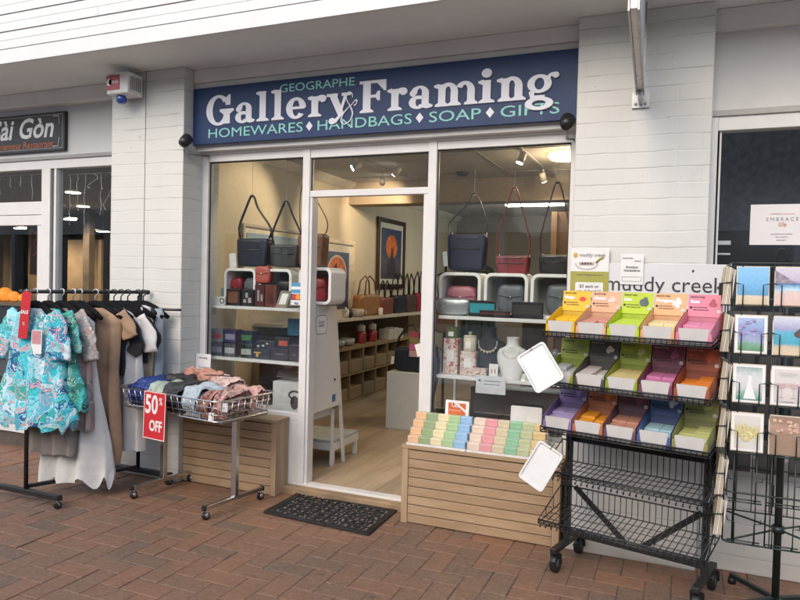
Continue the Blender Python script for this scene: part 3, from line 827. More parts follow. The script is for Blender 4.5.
for i in range(11):
    for j in range(6):
        c = (.075 + .85 * (i + .5) / 11, .10 + .8 * (j + .5) / 6)
        pts = []; turns = rng.choice((1, -1)); ph = rng.random() * 6.28
        for k in range(12):
            an = ph + turns * k * .55; r_ = .046 * (1 - k / 16)
            pts.append(mp(c[0] + r_ * math.cos(an), c[1] + 1.65 * r_ * math.sin(an)) + V((0, 0, .007)))
        b.tube(pts, .0050, 5)
for i in range(12): b.tube([mp(.055 + .89 * i / 11, .085 + .01 * (i % 2)) + V((0, 0, .006)), mp(.055 + .89 * i / 11 + .01, .5) + V((0, 0, .006)), mp(.055 + .89 * i / 11, .915) + V((0, 0, .006))], .004, 5)
for j in range(7): b.tube([mp(.055, .085 + .83 * j / 6) + V((0, 0, .006)), mp(.5, .09 + .83 * j / 6) + V((0, 0, .006)), mp(.945, .085 + .83 * j / 6) + V((0, 0, .006))], .004, 5)
b.build('scroll_pattern', rub, mat_t)
b = MB(); lo, hi = frm(.05, .95, .08, .92, .0015, .003); b.add(hi, [(0, 1, 2, 3)]); b.build('mat_base', M('worn_base', (.16, .125, .10), .9, var=.4, scale=40), mat_t)

# ================================================================== CLOTHES RAIL
def caster(b, x, y, z=.0, r=.026, w=.018, ya=0):
    d = V((math.sin(ya), math.cos(ya), 0)) ; n = V((math.cos(ya), -math.sin(ya), 0))
    c = V((x, y, z + r))
    b.cyl(c - n * w / 2, c + n * w / 2, r, n=18)
    return b
GX[0] = Matrix(((1, .32, 0, -.32 * 3.1), (0, .85, 0, 3.1 * .15), (0, 0, 1, 0), (0, 0, 0, 1)))   # the rail stands askew to the wall
rail = T('clothes_rail', 'black clothes rail on castors packed with clothes at the left', 'clothes rail', (-3.9, 3.52, 0))
RX = -3.90; RZ = 1.375; Y0, Y1 = 3.10, 3.93
MB().cyl((RX, Y0 - .035, RZ), (RX, Y1 + .05, RZ), .0125, n=14).build('top_rail', BLKMET, rail)
for y in (Y0, Y1):
    MB().cyl((RX, y, .07), (RX, y, RZ - .005), .0125, n=14).build('post', BLKMET, rail)
    MB().box(-4.24, -3.595, y - .02, y + .02, .055, .092).build('foot_bar', BLKMET, rail, .006)
for x in (-4.22, -3.615):
    for y in (Y0, Y1):
        w = caster(MB(), x, y, 0, .024, .02, .5).build('castor_wheel', BLACK, rail, .003)
        MB().cyl((x, y, .03), (x, y, .056), .009, n=10).bar((x, y, .05), (x + .012, y + .01, .025), .03, .006).build('castor_fork', M('grey_zinc', (.2, .2, .2), .4, .5), w)
MB().bar((RX - .02, Y0 + .02, .10), (RX + .01, Y1 - .02, .10), .025, .025).build('base_bar', BLKMET, rail, .003)
MB().cyl((RX + .04, Y1, RZ - .12), (RX + .36, Y1 + .005, RZ - .115), .010, n=10).build('side_arm', BLKMET, rail)
MB().cyl((RX, Y0 - .036, RZ), (RX, Y0 - .05, RZ), .015, n=14).build('end_cap', BLACK, rail)
MB().cyl((RX, Y1 + .05, RZ), (RX, Y1 + .066, RZ), .017, n=14).build('end_cap', BLACK, rail)

def sheet_body(b, cx, cy, prof, yaw=0, folds=5, amp=.18, seed=0, ruff=0, thick=1.0, lean=0, nu=72, nv=40):
    """cloth hanging as a flattened tube: prof lists (height, half width, half depth, shift sideways)"""
    ca, sa = math.cos(yaw), math.sin(yaw)
    z0, z1 = prof[0][0], prof[-1][0]
    def fn(u, v):
        f = v * (len(prof) - 1); i = min(int(f), len(prof) - 2); k = f - i
        k = k * k * (3 - 2 * k) * .5 + k * .5
        A, B = prof[i], prof[i + 1]
        z, w, d, s = [A[q] + (B[q] - A[q]) * k for q in range(4)]
        th = 2 * math.pi * u; t = v
        x = math.copysign(abs(math.cos(th)) ** .8, math.cos(th)) * w
        y = math.copysign(abs(math.sin(th)) ** .8, math.sin(th)) * d
        fold = math.sin(x * folds * 6.28 / .4 + seed + 1.5 * noise.noise(V((x * 5, t * 2, seed)))) * amp * (.15 + t) * .12
        fold += noise.noise(V((x * 9 + seed, t * 3, seed * 2.3))) * .02 * thick
        y += fold * (1 if math.sin(th) > 0 else .9)
        rz = ruff * t ** 3 * (math.sin(th * 9 + seed) * .02 + noise.noise(V((x * 14, y * 6, seed))) * .03)
        x += lean * t + noise.noise(V((t * 4, seed, 1.0))) * .012 + s
        return V((cx + ca * x - sa * y, cy + sa * x + ca * y, z + rz))
    b.grid(fn, nu, nv, True)
    return b
def sleeve(b, pts, r, seed=0, flat=.36):
    P = [V(p) for p in pts]
    Q = []; rad = []
    for i in range(len(P) - 1):
        for k in range(5):
            t = k / 5; Q.append(P[i].lerp(P[i + 1], t)); rad.append(r[i] + (r[i + 1] - r[i]) * t)
    Q.append(P[-1]); rad.append(r[-1])
    rad = [q * .94 * (1 + .16 * noise.noise(V((i * .45, seed, 0)))) for i, q in enumerate(rad)]
    n0 = len(b.v); b.tube(Q, rad, 26, flat=(1, flat, 1))
    for i in range(n0, len(b.v)):
        q = b.v[i]; k = noise.noise(q * 9 + V((seed, 0, 0))) + .8 * math.sin((q.x * .8 + q.z) * 60 + seed + 4 * noise.noise(q * 5))
        b.v[i] = q + V((.003 * k, .008 * k, .004 * noise.noise(q * 14)))
    return b
VELVET = M('black_velvet', (.006, .006, .007), .85, var=.3, spec=.2)
CLEARP = M('clear_hook', (.50, .52, .53), .2, .3)
def hanger(y, what, hook, hw=.20, x=RX, yaw=0, z=RZ):
    t = T('clothes_hanger', 'black hanger carrying ' + what, 'hanger', (x, y, z - .14), 'hangers on the black clothes rail')
    d = V((math.cos(yaw), math.sin(yaw), 0))
    c = V((x, y, z))
    b = MB()
    pts = [c + d * (hw * s) + V((0, 0, zz)) for s, zz in ((-1, -.175), (-.75, -.145), (-.4, -.108), (-.12, -.085), (0, -.08), (.12, -.085), (.4, -.108), (.75, -.145), (1, -.175))]
    b.tube(pts, [.014, .021, .026, .027, .024, .027, .026, .021, .014], 10, flat=(1, .7, 1))
    b.tube([pts[1], c + V((0, 0, -.175)), pts[-2]], .008, 8)
    b.build('hanger_body', VELVET, t)
    b = MB(); b.tube([c + V((0, 0, -.07)), c + V((0, 0, -.03)), c + d * .021 + V((0, 0, -.008)), c + d * .020 + V((0, 0, .012)), c + d * .006 + V((0, 0, .0195)), c + d * -.012 + V((0, 0, .016)), c + d * -.02 + V((0, 0, .004))], .0042, 6)
    b.build('hook', CLEARP if hook == 'clear' else BLKMET, t)
    return t
GAR = 'clothes hanging on the black rail'
def garment(name, label, cat, b, mat, bevel=0):
    o = b.build(name, mat); tag(o, label, cat, GAR); return o
SHZ = RZ - .135
def shoulders(w, d=.035): return [(SHZ + .028, .075, .030, 0), (SHZ + .012, .10, d, 0), (SHZ - .015, w * .72, d, 0), (SHZ - .06, w * .98, d, 0)]
# 1 turquoise tunic, in front
TURQ = print_fabric('turquoise_floral', [(.02, .36, .44), (.04, .50, .58), (.30, .62, .68), (.015, .10, .26), (.60, .66, .70), (.55, .34, .38), (.03, .36, .30), (.08, .38, .50), (.20, .56, .62)], 12, 3.0)
b = sheet_body(MB(), RX + .01, 3.15, shoulders(.205, .05) + [(1.10, .205, .06, 0), (.90, .22, .07, .0), (.74, .25, .085, 0), (.64, .28, .10, .01), (.56, .29, .11, .02), (.50, .26, .10, .03)], .06, 4, .20, 1.0, 1.0)
sleeve(b, [(RX - .15, 3.14, 1.235), (RX - .23, 3.12, 1.10), (RX - .27, 3.10, .98), (RX - .26, 3.09, .92)], [.07, .075, .085, .075], 1)
sleeve(b, [(RX + .16, 3.15, 1.235), (RX + .235, 3.14, 1.12), (RX + .26, 3.14, 1.0), (RX + .265, 3.13, .94)], [.07, .075, .08, .075], 2)
garment('printed_tunic', 'turquoise floral tunic with ruffled hem, frontmost on the rail', 'tunic', b, TURQ); hanger(3.15, 'the frontmost turquoise floral tunic', 'clear')
# 2 green print
GRN = print_fabric('green_floral', [(.02, .20, .14), (.03, .34, .28), (.05, .42, .40), (.25, .45, .40), (.015, .08, .09), (.04, .26, .17)], 15, 2.4)
b = sheet_body(MB(), (RX - 0.020) + .045, 3.235, shoulders(.20) + [(1.05, .205, .045, .01), (.85, .225, .05, .02), (.70, .25, .06, .03), (.60, .26, .07, .03)], .05, 5, .2, 2.0, .6)
sleeve(b, [((RX - 0.020) + .19, 3.23, 1.235), ((RX - 0.020) + .265, 3.22, 1.10), ((RX - 0.020) + .29, 3.22, .98)], [.06, .06, .06], 3)
garment('floral_shirt', 'green and teal floral top just behind the turquoise tunic', 'top', b, GRN); hanger(3.235, 'the green and teal floral top', 'clear')
# 3 grey pink print
GPK = print_fabric('grey_pink_print', [(.34, .31, .29), (.42, .39, .37), (.26, .24, .23), (.36, .33, .31), (.25, .24, .23), (.46, .30, .27)], 8, 2.6)
b = sheet_body(MB(), (RX - 0.055) + .065, 3.33, shoulders(.205) + [(1.05, .205, .045, .01), (.80, .21, .05, .02), (.62, .225, .055, .03), (.46, .22, .06, .03)], .05, 4, .2, 3.0, .4)
sleeve(b, [((RX - 0.055) + .21, 3.33, 1.235), ((RX - 0.055) + .285, 3.32, 1.12), ((RX - 0.055) + .325, 3.315, .99), ((RX - 0.055) + .34, 3.31, .93)], [.065, .07, .075, .07], 4)
garment('printed_blouse', 'grey blouse with faded pink print hanging behind the green top', 'blouse', b, GPK); hanger(3.33, 'the grey and pink blouse', 'clear')
# 4 taupe skirt
b = sheet_body(MB(), RX - .02, 3.29, [(.98, .13, .04, 0), (.80, .16, .05, 0), (.60, .19, .06, 0), (.42, .21, .065, 0), (.30, .205, .065, .01)], 0, 4, .22, 4.2, .3)
garment('long_skirt', 'taupe skirt hanging below the turquoise tunic hem', 'skirt', b, M('taupe_cloth', (.20, .175, .155), .85, var=.12, bump=.010, bscale=19, sheen=.2))
# 5 white long dress
b = sheet_body(MB(), (RX - 0.060) + .06, 3.41, shoulders(.19) + [(1.0, .17, .04, .02), (.70, .19, .05, .03), (.42, .22, .07, .03), (.24, .245, .085, .03), (.11, .26, .10, .03)], .12, 2.6, .34, 5.0, 2.2)
garment('white_dress', 'long white linen dress reaching lowest on the rail', 'dress', b, M('white_linen', (.60, .585, .55), .8, var=.06, bump=.010, bscale=19, sheen=.2)); hanger(3.41, 'the long white linen dress', 'clear')
# 6 black vest edge
b = sheet_body(MB(), (RX - 0.110) + .075, 3.46, shoulders(.17) + [(1.0, .16, .035, 0), (.75, .16, .04, 0), (.60, .16, .045, 0), (.50, .15, .045, 0)], .05, 4, .14, 6.0)
garment('black_dress', 'black dress tucked between the white dress and brown dress', 'dress', b, M('black_cloth', (.012, .012, .014), .85, var=.2, bump=.010, bscale=19, sheen=.2)); hanger(3.46, 'the black dress', 'clear')
# 7 brown dress
b = sheet_body(MB(), (RX - 0.085) + .115, 3.54, shoulders(.21, .045) + [(1.08, .195, .05, 0), (.85, .19, .055, 0), (.55, .20, .06, 0), (.30, .20, .065, 0), (.20, .195, .06, 0)], .22, 4, .2, 7.0)
sleeve(b, [((RX - 0.085) + .26, 3.60, 1.225), ((RX - 0.085) + .32, 3.62, 1.14), ((RX - 0.085) + .345, 3.63, 1.07)], [.07, .072, .07], 7)
sleeve(b, [((RX - 0.085) - .07, 3.53, 1.225), ((RX - 0.085) - .14, 3.51, 1.12)], [.065, .065], 8)
BRN = M('brown_cloth', (.34, .215, .13), .85, var=.1, bump=.010, bscale=19, sheen=.25)
garment('brown_dress', 'plain brown short sleeved dress in the middle of the rail', 'dress', b, BRN); hanger(3.55, 'the plain brown dress', 'clear', x=RX + .03, yaw=.2)
# 8 black tee with wide sleeve, 9 white tee
b = sheet_body(MB(), (RX - 0.120) + .15, 3.63, shoulders(.20) + [(1.0, .16, .04, 0), (.90, .15, .045, 0), (.80, .14, .045, 0)], .25, 4, .15, 8.0)
sleeve(b, [((RX - 0.120) + .28, 3.67, 1.205), ((RX - 0.120) + .34, 3.69, 1.10), ((RX - 0.120) + .35, 3.70, 1.0), ((RX - 0.120) + .32, 3.69, .95)], [.05, .062, .064, .05], 9)
garment('black_tee', 'black top with loose sleeve between brown dress and white top', 'top', b, MATS['black_cloth']); hanger(3.64, 'the black loose sleeved top', 'black', x=RX + .02, yaw=.2)
b = sheet_body(MB(), (RX - 0.100) + .135, 3.70, shoulders(.205) + [(1.0, .20, .045, 0), (.80, .21, .05, 0), (.50, .215, .05, 0), (.27, .21, .05, .01)], .3, 5, .3, 9.0)
sleeve(b, [((RX - 0.100) + .31, 3.735, 1.205), ((RX - 0.100) + .385, 3.75, 1.09), ((RX - 0.100) + .40, 3.755, .97)], [.055, .062, .06], 10)
garment('crinkled_shirt', 'long white crinkled top with short sleeve behind the black top', 'top', b, M('white_crinkle', (.58, .57, .55), .8, var=.06, bump=.002, bscale=60)); hanger(3.70, 'the long white crinkled top', 'black', x=RX + .02, yaw=.25)
# 10 black cardigan 11 beige
b = sheet_body(MB(), (RX - 0.150) + .18, 3.755, shoulders(.21) + [(1.0, .20, .04, 0), (.88, .185, .04, 0)], .3, 4, .12, 10.0)
sleeve(b, [((RX - 0.150) + .34, 3.80, 1.20), ((RX - 0.150) + .42, 3.82, 1.07), ((RX - 0.150) + .41, 3.81, .97)], [.04, .046, .04], 11)
garment('black_cardigan', 'black cardigan with bent sleeve behind the white top', 'cardigan', b, MATS['black_cloth']); hanger(3.755, 'the black cardigan', 'black', x=RX + .02, yaw=.25)
b = sheet_body(MB(), (RX - 0.170) + .20, 3.80, shoulders(.19) + [(1.0, .19, .04, 0), (.80, .19, .045, 0), (.66, .18, .045, 0)], .3, 4, .15, 11.0)
garment('beige_shirt', 'beige top with pale lace shoulder towards the back of the rail', 'top', b, M('beige_cloth', (.36, .28, .20), .85, var=.08, bump=.010, bscale=19)); hanger(3.80, 'the beige top', 'black', x=RX + .03, yaw=.3)
b = sheet_body(MB(), (RX - 0.150) + .235, 3.845, [(1.285, .06, .03, -.02), (1.27, .08, .035, 0), (1.2, .08, .04, 0), (1.0, .085, .04, 0), (.85, .08, .04, 0)], .3, 8, .3, 12.0, 1.5)
garment('lace_scarf', 'crinkled pale grey lace top at the back of the rail', 'scarf', b, M('pale_lace', (.55, .54, .52), .9, var=.12, scale=60, bump=.003))
b = sheet_body(MB(), (RX - 0.200) + .26, 3.865, [(1.265, .12, .03, 0), (1.20, .125, .035, 0), (.90, .12, .04, 0), (.50, .115, .045, 0), (.33, .11, .045, 0)], .3, 6, .2, 13.0)
garment('navy_trousers', 'long navy trousers near the back end of the rail', 'trousers', b, M('navy_cloth', (.016, .024, .045), .85, var=.15, bump=.010, bscale=19)); hanger(3.865, 'the navy trousers', 'black', x=RX + .05, yaw=.3, hw=.18)
b = sheet_body(MB(), (RX - 0.200) + .285, 3.905 - .02, [(1.265, .125, .02, .01), (1.20, .13, .025, .01), (.90, .13, .03, .01), (.55, .125, .035, .01), (.40, .12, .035, .01)], .25, 6, .16, 14.0)
garment('blue_grey_trousers', 'pale blue grey trousers hanging last on the rail by the pier', 'trousers', b, M('blue_grey_cloth', (.33, .37, .40), .85, var=.1, bump=.010, bscale=19)); hanger(3.90, 'the pale blue grey trousers', 'black', x=RX + .06, yaw=.25, hw=.19)

GX[0] = None
RED = M('sale_red', (.52, .022, .030), .45, var=.05)
sl_ = T('sale_tag', 'tall red sale tag hanging from the front end of the rail', 'tag', (-3.875, 3.055, 1.08))
b = MB().prism(rr(.078, .30, .006), (-3.872, 3.055, 1.225), V((1, .05, 0)), V((.12, 0, 1)), (0, .0015, 0)); b.build('card', RED, sl_)
text('SALE', .03, (-3.872, 3.0535, 1.235), PAPER, sl_, u=(1, .05, 0), w=(.12, 0, 1), align='CENTER', bold=.001)
text('%', .03, (-3.880, 3.0535, 1.16), PAPER, sl_, u=(1, .05, 0), w=(.12, 0, 1), align='CENTER')
MB().tube([(-3.852, 3.0556, 1.37), (-3.875, 3.07, 1.392), (-3.90, 3.075, 1.376)], .0015, 5).build('string', PAPER, sl_)
pt = MB().prism(rr(.085, .155, .004), (-3.80, 3.085, 1.055), V((1, .08, 0)), V((.04, 0, 1)), (0, .0012, 0))
pt_t = T('price_label', 'white and pink cardboard label on the turquoise tunic', 'label', (-3.80, 3.085, .98))
pt.build('card', CARDW, pt_t)
b = MB().prism(rect(.07, .085), (-3.798, 3.0838, 1.085), V((1, .08, 0)), V((.04, 0, 1)), (0, -.0006, 0)); b.build('pink_block', M('pink_print', (.55, .25, .28), .5), pt_t)
MB().tube([(-3.797, 3.086, 1.13), (-3.81, 3.09, 1.22), (-3.84, 3.10, 1.26)], .001, 5).build('string', PAPER, pt_t)

# ================================================================== SALE BASKET
BT = V((-2.995, 3.655, 0)); BY = R(-9)
bm_ = Matrix.Translation(BT) @ Matrix.Rotation(BY, 4, 'Z')
bt = T('basket_table', 'chrome wire dump basket on a wheeled stand heaped with bags', 'basket', BT)
def lm(): b = MB(); b.X = bm_; return b
BW, BD, ZB, ZT = .46, .235, .612, .742
b = lm()
LO = rr(BW * 2, BD * 2, .05, 4); HI = rr(BW * 2 + .05, BD * 2 + .05, .06, 4)
b.tube([(x, y, ZB) for x, y in LO], .0055, 6, True); b.tube([(x, y, ZT) for x, y in HI], .0055, 6, True)
b.tube([(x * 1.03, y * 1.04, ZB + .088) for x, y in LO], .003, 5, True); b.tube([(x * 1.015, y * 1.02, ZB + .044) for x, y in LO], .0025, 5, True)
for k in range(15):
    x = -BW + .05 + (2 * BW - .1) * k / 14
    b.tube([(x * 1.02, -BD - .025, ZT), (x, -BD, ZB), (x, BD, ZB), (x * 1.02, BD + .025, ZT)], .0022, 5)
for k in range(8):
    y = -BD + .05 + (2 * BD - .1) * k / 7
    b.tube([(-BW - .025, y * 1.03, ZT), (-BW, y, ZB), (BW, y, ZB), (BW + .025, y * 1.03, ZT)], .0022, 5)
b.build('wire_basket', CHROME, bt)
b = lm(); b.box(-BW + .03, BW - .03, -.02, .02, ZB - .03, ZB - .006); b.box(BW - .02, BW - .002, -BD + .03, BD - .03, ZB - .016, ZB - .006); b.build('support_bar', M('dull_chrome', (.35, .35, .35), .35, .9), bt, .003)
for sx in (-.315, .375):
    b = lm(); b.box(sx - .02, sx + .02, -.016, .016, .085, ZB - .03); b.build('leg_post', CHROME, bt, .003)
    b = lm(); b.box(sx - .014, sx + .014, -.25, .25, .062, .088); b.build('foot_bar', CHROME, bt, .003)
    b = lm(); b.box(sx - .015, sx + .015, -.262, -.25, .060, .090).box(sx - .015, sx + .015, .25, .262, .060, .090); b.build('foot_caps', BLACK, bt)
    for sy in (-.24, .24):
        b = lm(); b.cyl((sx - .012, sy, .026), (sx + .012, sy, .026), .025, n=18); w = b.build('castor_wheel', BLACK, bt, .003)
        b = lm(); b.cyl((sx, sy, .03), (sx, sy, .062), .008, n=10).ball((sx, sy, .030), (.020, .020, .02)); b.build('castor_cover', CHROME, w)
def lp(x, y, z): return bm_ @ V((x, y, z))
GB = 'soft bags folded in the chrome basket'
def bag(name, lab, x, y, z, size, yaw, mat, seed, amp=.10, e=.5, roll=0, strap=None):
    c = lp(x, y, z)
    t = T(name, lab, 'bag', c - V((0, 0, size[2] / 2)), GB)
    zb_ = max(c.z - size[2] * .5, ZB + .055); MB().drape(V((c.x, c.y, zb_)), size[0], size[1] * .93, c.z + size[2] * .46 - zb_, Matrix.Rotation(BY + yaw, 3, 'Z'), seed, 4 if size[2] > .12 else 3).build('cloth', mat, t, solid=.0035)
    if strap:
        s_ = MB(); s_.tube([lp(x + a, y + q, z + h) for a, q, h in strap], .006, 6); s_.build('strap', mat, t)
    return t
bag('folded_bag', 'cobalt blue folded tote at the left end of the basket', -.37, -.03, .70, (.21, .36, .19), .1, M('cobalt_nylon', (.012, .040, .20), .55, var=.25, scale=12, bump=.012, bscale=22), 1, strap=[(-.09, -.17, .03), (0, -.19, .06), (.09, -.16, .03)])
bag('folded_bag', 'black folded tote tucked beside the cobalt blue one', -.24, .10, .73, (.20, .24, .16), -.1, M('black_nylon', (.02, .02, .024), .55, var=.3, bump=.012, bscale=22), 2)
bag('folded_bag', 'sage green folded tote behind the red sale card', -.16, -.06, .70, (.19, .34, .17), .15, M('sage_cloth', (.36, .43, .36), .75, var=.12, bump=.012, bscale=22), 3, .14)
bag('folded_bag', 'charcoal folded tote between the sage one and pale blue one', .01, -.07, .71, (.19, .32, .19), -.1, M('charcoal_cloth', (.035, .036, .038), .75, var=.2, bump=.012, bscale=22), 4, .14, strap=[(.04, .12, .09), (.1, .04, .10), (.06, -.08, .09)])
bag('folded_bag', 'pale blue folded tote at the front corner of the basket', .18, -.07, .71, (.19, .29, .18), -.25, M('pale_blue_cloth', (.38, .45, .48), .75, var=.12, bump=.012, bscale=22), 5, .15)
PNK = print_fabric('pink_print_cloth', [(.48, .26, .22), (.55, .36, .31), (.40, .19, .16), (.60, .46, .42), (.16, .07, .07), (.52, .30, .25)], 26, 2)
bag('folded_bag', 'rust and pink patterned bag beside the pale blue tote', .30, -.05, .70, (.11, .33, .16), -.1, print_fabric('rust_print', [(.26, .10, .07), (.36, .17, .12), (.14, .05, .04), (.45, .26, .20)], 28, 2), 6, .12)
bag('folded_bag', 'pink patterned bag at the right end of the basket', .395, -.03, .70, (.10, .34, .16), .05, PNK, 7, .12)
bag('folded_bag', 'dusty pink folded bag lying across the back right corner', .33, .14, .75, (.24, .15, .07), .1, M('dusty_pink', (.50, .30, .25), .7, var=.1, bump=.012, bscale=22), 8, .1)
bag('folded_bag', 'flat salmon pink bag along the back of the basket', -.10, .18, .80, (.34, .10, .10), 0, M('salmon_cloth', (.44, .22, .16), .7, var=.1, bump=.012, bscale=22), 9, .08)
bag('folded_bag', 'pale pink bag with thin dark cord on the heap', .16, .13, .79, (.26, .16, .07), -.2, M('pale_pink', (.58, .42, .37), .7, var=.1, bump=.012, bscale=22), 10, .14)
b = MB(); b.tube([lp(.02, .08, .83), lp(.08, .0, .845), lp(.17, .02, .85), (lp(.24, .10, .84))], .004, 6)
tag(b.build('cord', M('dark_cord', (.03, .02, .02), .6)), 'thin dark cord lying over the pink bags', 'cord')
for k, (x, y, z) in enumerate(((.47, -.19, .70), (.40, -.235, .64))):
    b = lm(); b.prism(rr(.035, .055, .003), (x, y, z), (1, .3, 0), (.1, 0, 1), (0, .001, 0))
    tag(b.build('swing_tag', CARDW), ('white swing tag on the pink patterned bag', 'white swing tag low on the basket front corner')[k], 'tag', 'swing tags on the basket bags')
o50 = T('sale_card', 'red card reading 50% OFF hooked on the chrome basket front', 'sign', lp(-.055, -.29, .45))
ux = (bm_.to_3x3() @ V((1, 0, 0))); uz = V((.03, 0, 1)).normalized(); nn = V((ux.y, -ux.x, 0)).normalized()
cc = lp(-.055, -.290, .600)
MB().prism(rect(.212, .31), cc, ux, uz, -nn * -.002).build('card', RED, o50)
MB().ring(rect(.208, .306), rect(.198, .296), cc + nn * .0022, ux, uz, nn * .0006).build('white_border', PAPER, o50)
t0 = cc + nn * .0026
text('50', .168, t0 - ux * .092 + uz * .014, PAPER, o50, u=ux, w=uz, xs=.74, bold=.004)
text('%', .066, t0 + ux * .042 + uz * .075, PAPER, o50, u=ux, w=uz, xs=.72, bold=.001)
text('OFF', .096, t0 - ux * .045 - uz * .098, PAPER, o50, u=ux, w=uz, xs=.72, bold=.003)
b = MB(); b.tube([cc + ux * -.06 + uz * .153 + nn * .002, cc + ux * -.06 + uz * .168 - nn * .01, cc + ux * -.06 + uz * .153 - nn * .02], .002, 5).tube([cc + ux * .06 + uz * .153 + nn * .002, cc + ux * .06 + uz * .168 - nn * .01, cc + ux * .06 + uz * .153 - nn * .02], .002, 5); b.build('card_hooks', CHROME, o50)
# little sign behind the basket
ls = T('leaning_notice', 'small white printed notice standing behind the basket against the window', 'notice', (-3.36, 4.05, .80))
c0 = at(203, 365, 4.06)
MB().prism(rr(.135, .165, .006), c0, (1, 0, 0), (0, .06, 1), (0, .003, 0)).build('card', CARDW, ls)
for k, (tx, sz, dz) in enumerate((('Ladies Bags', .017, .05), ('Great gift idea', .013, -.02), ('please ask inside', .013, -.045))): text(tx, sz, c0 + V((0, -.002, dz)), GREY, ls, align='CENTER', w=(0, .06, 1))
MB().box(c0.x - .05, c0.x + .05, 4.055, 4.085, .523, c0.z - .075).build('stand', clear_mat('clear_acrylic', (.85, .87, .87)), ls)

# ================================================================== SOAP STAND ON THE RIGHT PLINTH
CREAM = (.62, .50, .25)
SOAPC = {'orange': (.66, .36, .12), 'olive': (.16, .26, .05), 'cream': (.68, .58, .30), 'green': (.27, .46, .16), 'blue': (.17, .39, .62),
         'peach': (.66, .52, .38), 'pink': (.64, .20, .22), 'tan': (.55, .45, .25), 'mint': (.14, .42, .20), 'lime': (.40, .45, .20), 'yellow': (.66, .47, .16)}
SM = {k: M('soap_' + k, tuple(q * .78 + .15 for q in c), .45, var=.07, scale=25, bump=.001, bscale=50) for k, c in SOAPC.items()}
def soap_mb(): return MB().box(-.0372, .0372, -.0219, .0219, 0, .0412)
tz, ty = .042, .044
rows = 4; sx = .0748
colsL = ['orange', 'olive', 'cream', 'green', 'blue']; colsR = ['peach', 'pink', 'tan', 'mint', 'lime', 'yellow']
tr = {}
for nm, cols, x0, lab in (('L', colsL, -1.548, 'white stepped tray holding orange, olive, cream, green and blue soaps'), ('R', colsR, -1.160, 'white stepped tray holding peach, pink, tan and mint soaps')):
    b = MB(); wdt = len(cols) * sx + .008
    prof = [(3.882, .488), (3.882, .502)]
    for r_ in range(rows): prof += [(3.886 + r_ * ty, .5 + r_ * tz + .000), (3.886 + (r_ + 1) * ty, .5 + r_ * tz)]
    prof += [(3.886 + rows * ty + .003, .5 + (rows - 1) * tz + .02), (3.886 + rows * ty + .003, .488)]
    b.prism([(y, z) for y, z in prof], (x0 - .004, 0, 0), (0, 1, 0), (0, 0, 1), (wdt, 0, 0))
    tag(b.build('soap_tray', M('tray_white', (.70, .69, .66), .4)), lab, 'tray', 'stepped soap trays on the right plinth')
ORD = ['front', 'second', 'third', 'back']
for tn, cols, x0 in (('left', colsL, -1.548), ('right', colsR, -1.160)):
    for ci, c in enumerate(cols):
        src = soap_mb().build('soap_bar', SM[c], None, .004, local=True)
        for r_ in range(rows):
            o = src if r_ == 0 else src.copy()
            if r_: COL.objects.link(o)
            mc = c
            if tn == 'left' and c == 'orange' and r_ in (1, 2): mc = 'yellow'
            if tn == 'right' and c == 'mint' and r_ == 1: mc = 'olive'
            o.location = (x0 + sx * (ci + .5), 3.886 + ty * (r_ + .5), .5005 + r_ * tz)
            o.rotation_euler.z = random.gauss(0, .02)
            tag(o, '%s soap bar in the %s row of the %s white stepped tray' % (c, ORD[r_], 'left' if tn == 'left' else 'right'), 'soap', 'soap bars on the stepped trays')

ac = T('promo_card', 'white and orange promotional card standing behind the left soaps', 'card', (-1.42, 4.08, .66))
c0 = at(457, 409, 4.075)
MB().prism(rr(.155, .105, .006), c0, (1, 0, 0), (0, .08, 1), (0, .003, 0)).build('card', CARDW, ac)
MB().prism(rect(.115, .075), c0 + V((-.0, -.0022, 0)), (1, 0, 0), (0, .08, 1), (0, .001, 0)).build('orange_block', M('promo_orange', (.55, .12, .03), .5), ac)
MB().prism(rect(.125, .012), c0 + V((.022, -.0036, .015)), V((1, 0, -.75)).normalized(), V((.75, 0, 1)).normalized(), (0, .0008, 0)).build('white_band', CARDW, ac)
b = MB()
for dx in (-.012, .008): b.ring(ell(.017, .017), ell(.013, .013), c0 + V((dx - .006, -.0045, .028)), (1, 0, 0), (0, .08, 1), (0, .0006, 0))
b.build('ring_logo', CARDW, ac)
for k, s_ in enumerate(('We welcome gift', 'cards in store')): text(s_, .011, c0 + V((-.05, -.0032, -.012 - k * .014)), CARDW, ac)
bc = T('blank_card', 'blank white card standing behind the right soaps', 'card', (-.95, 4.08, .63))
c1 = at(526, 417, 4.078)
MB().prism(rr(.19, .125, .01), c1, (1, 0, 0), (0, .08, 1), (0, .003, 0)).build('card', M('blank_card_white', (.60, .585, .56), .5), bc)
MB().box(c1.x - .06, c1.x + .06, 4.079, 4.09, .488, c1.z).build('stand', MATS['clear_acrylic'], bc)
MB().box(c0.x - .05, c0.x + .05, 4.08, 4.09, .488, c0.z).build('stand', MATS['clear_acrylic'], ac)

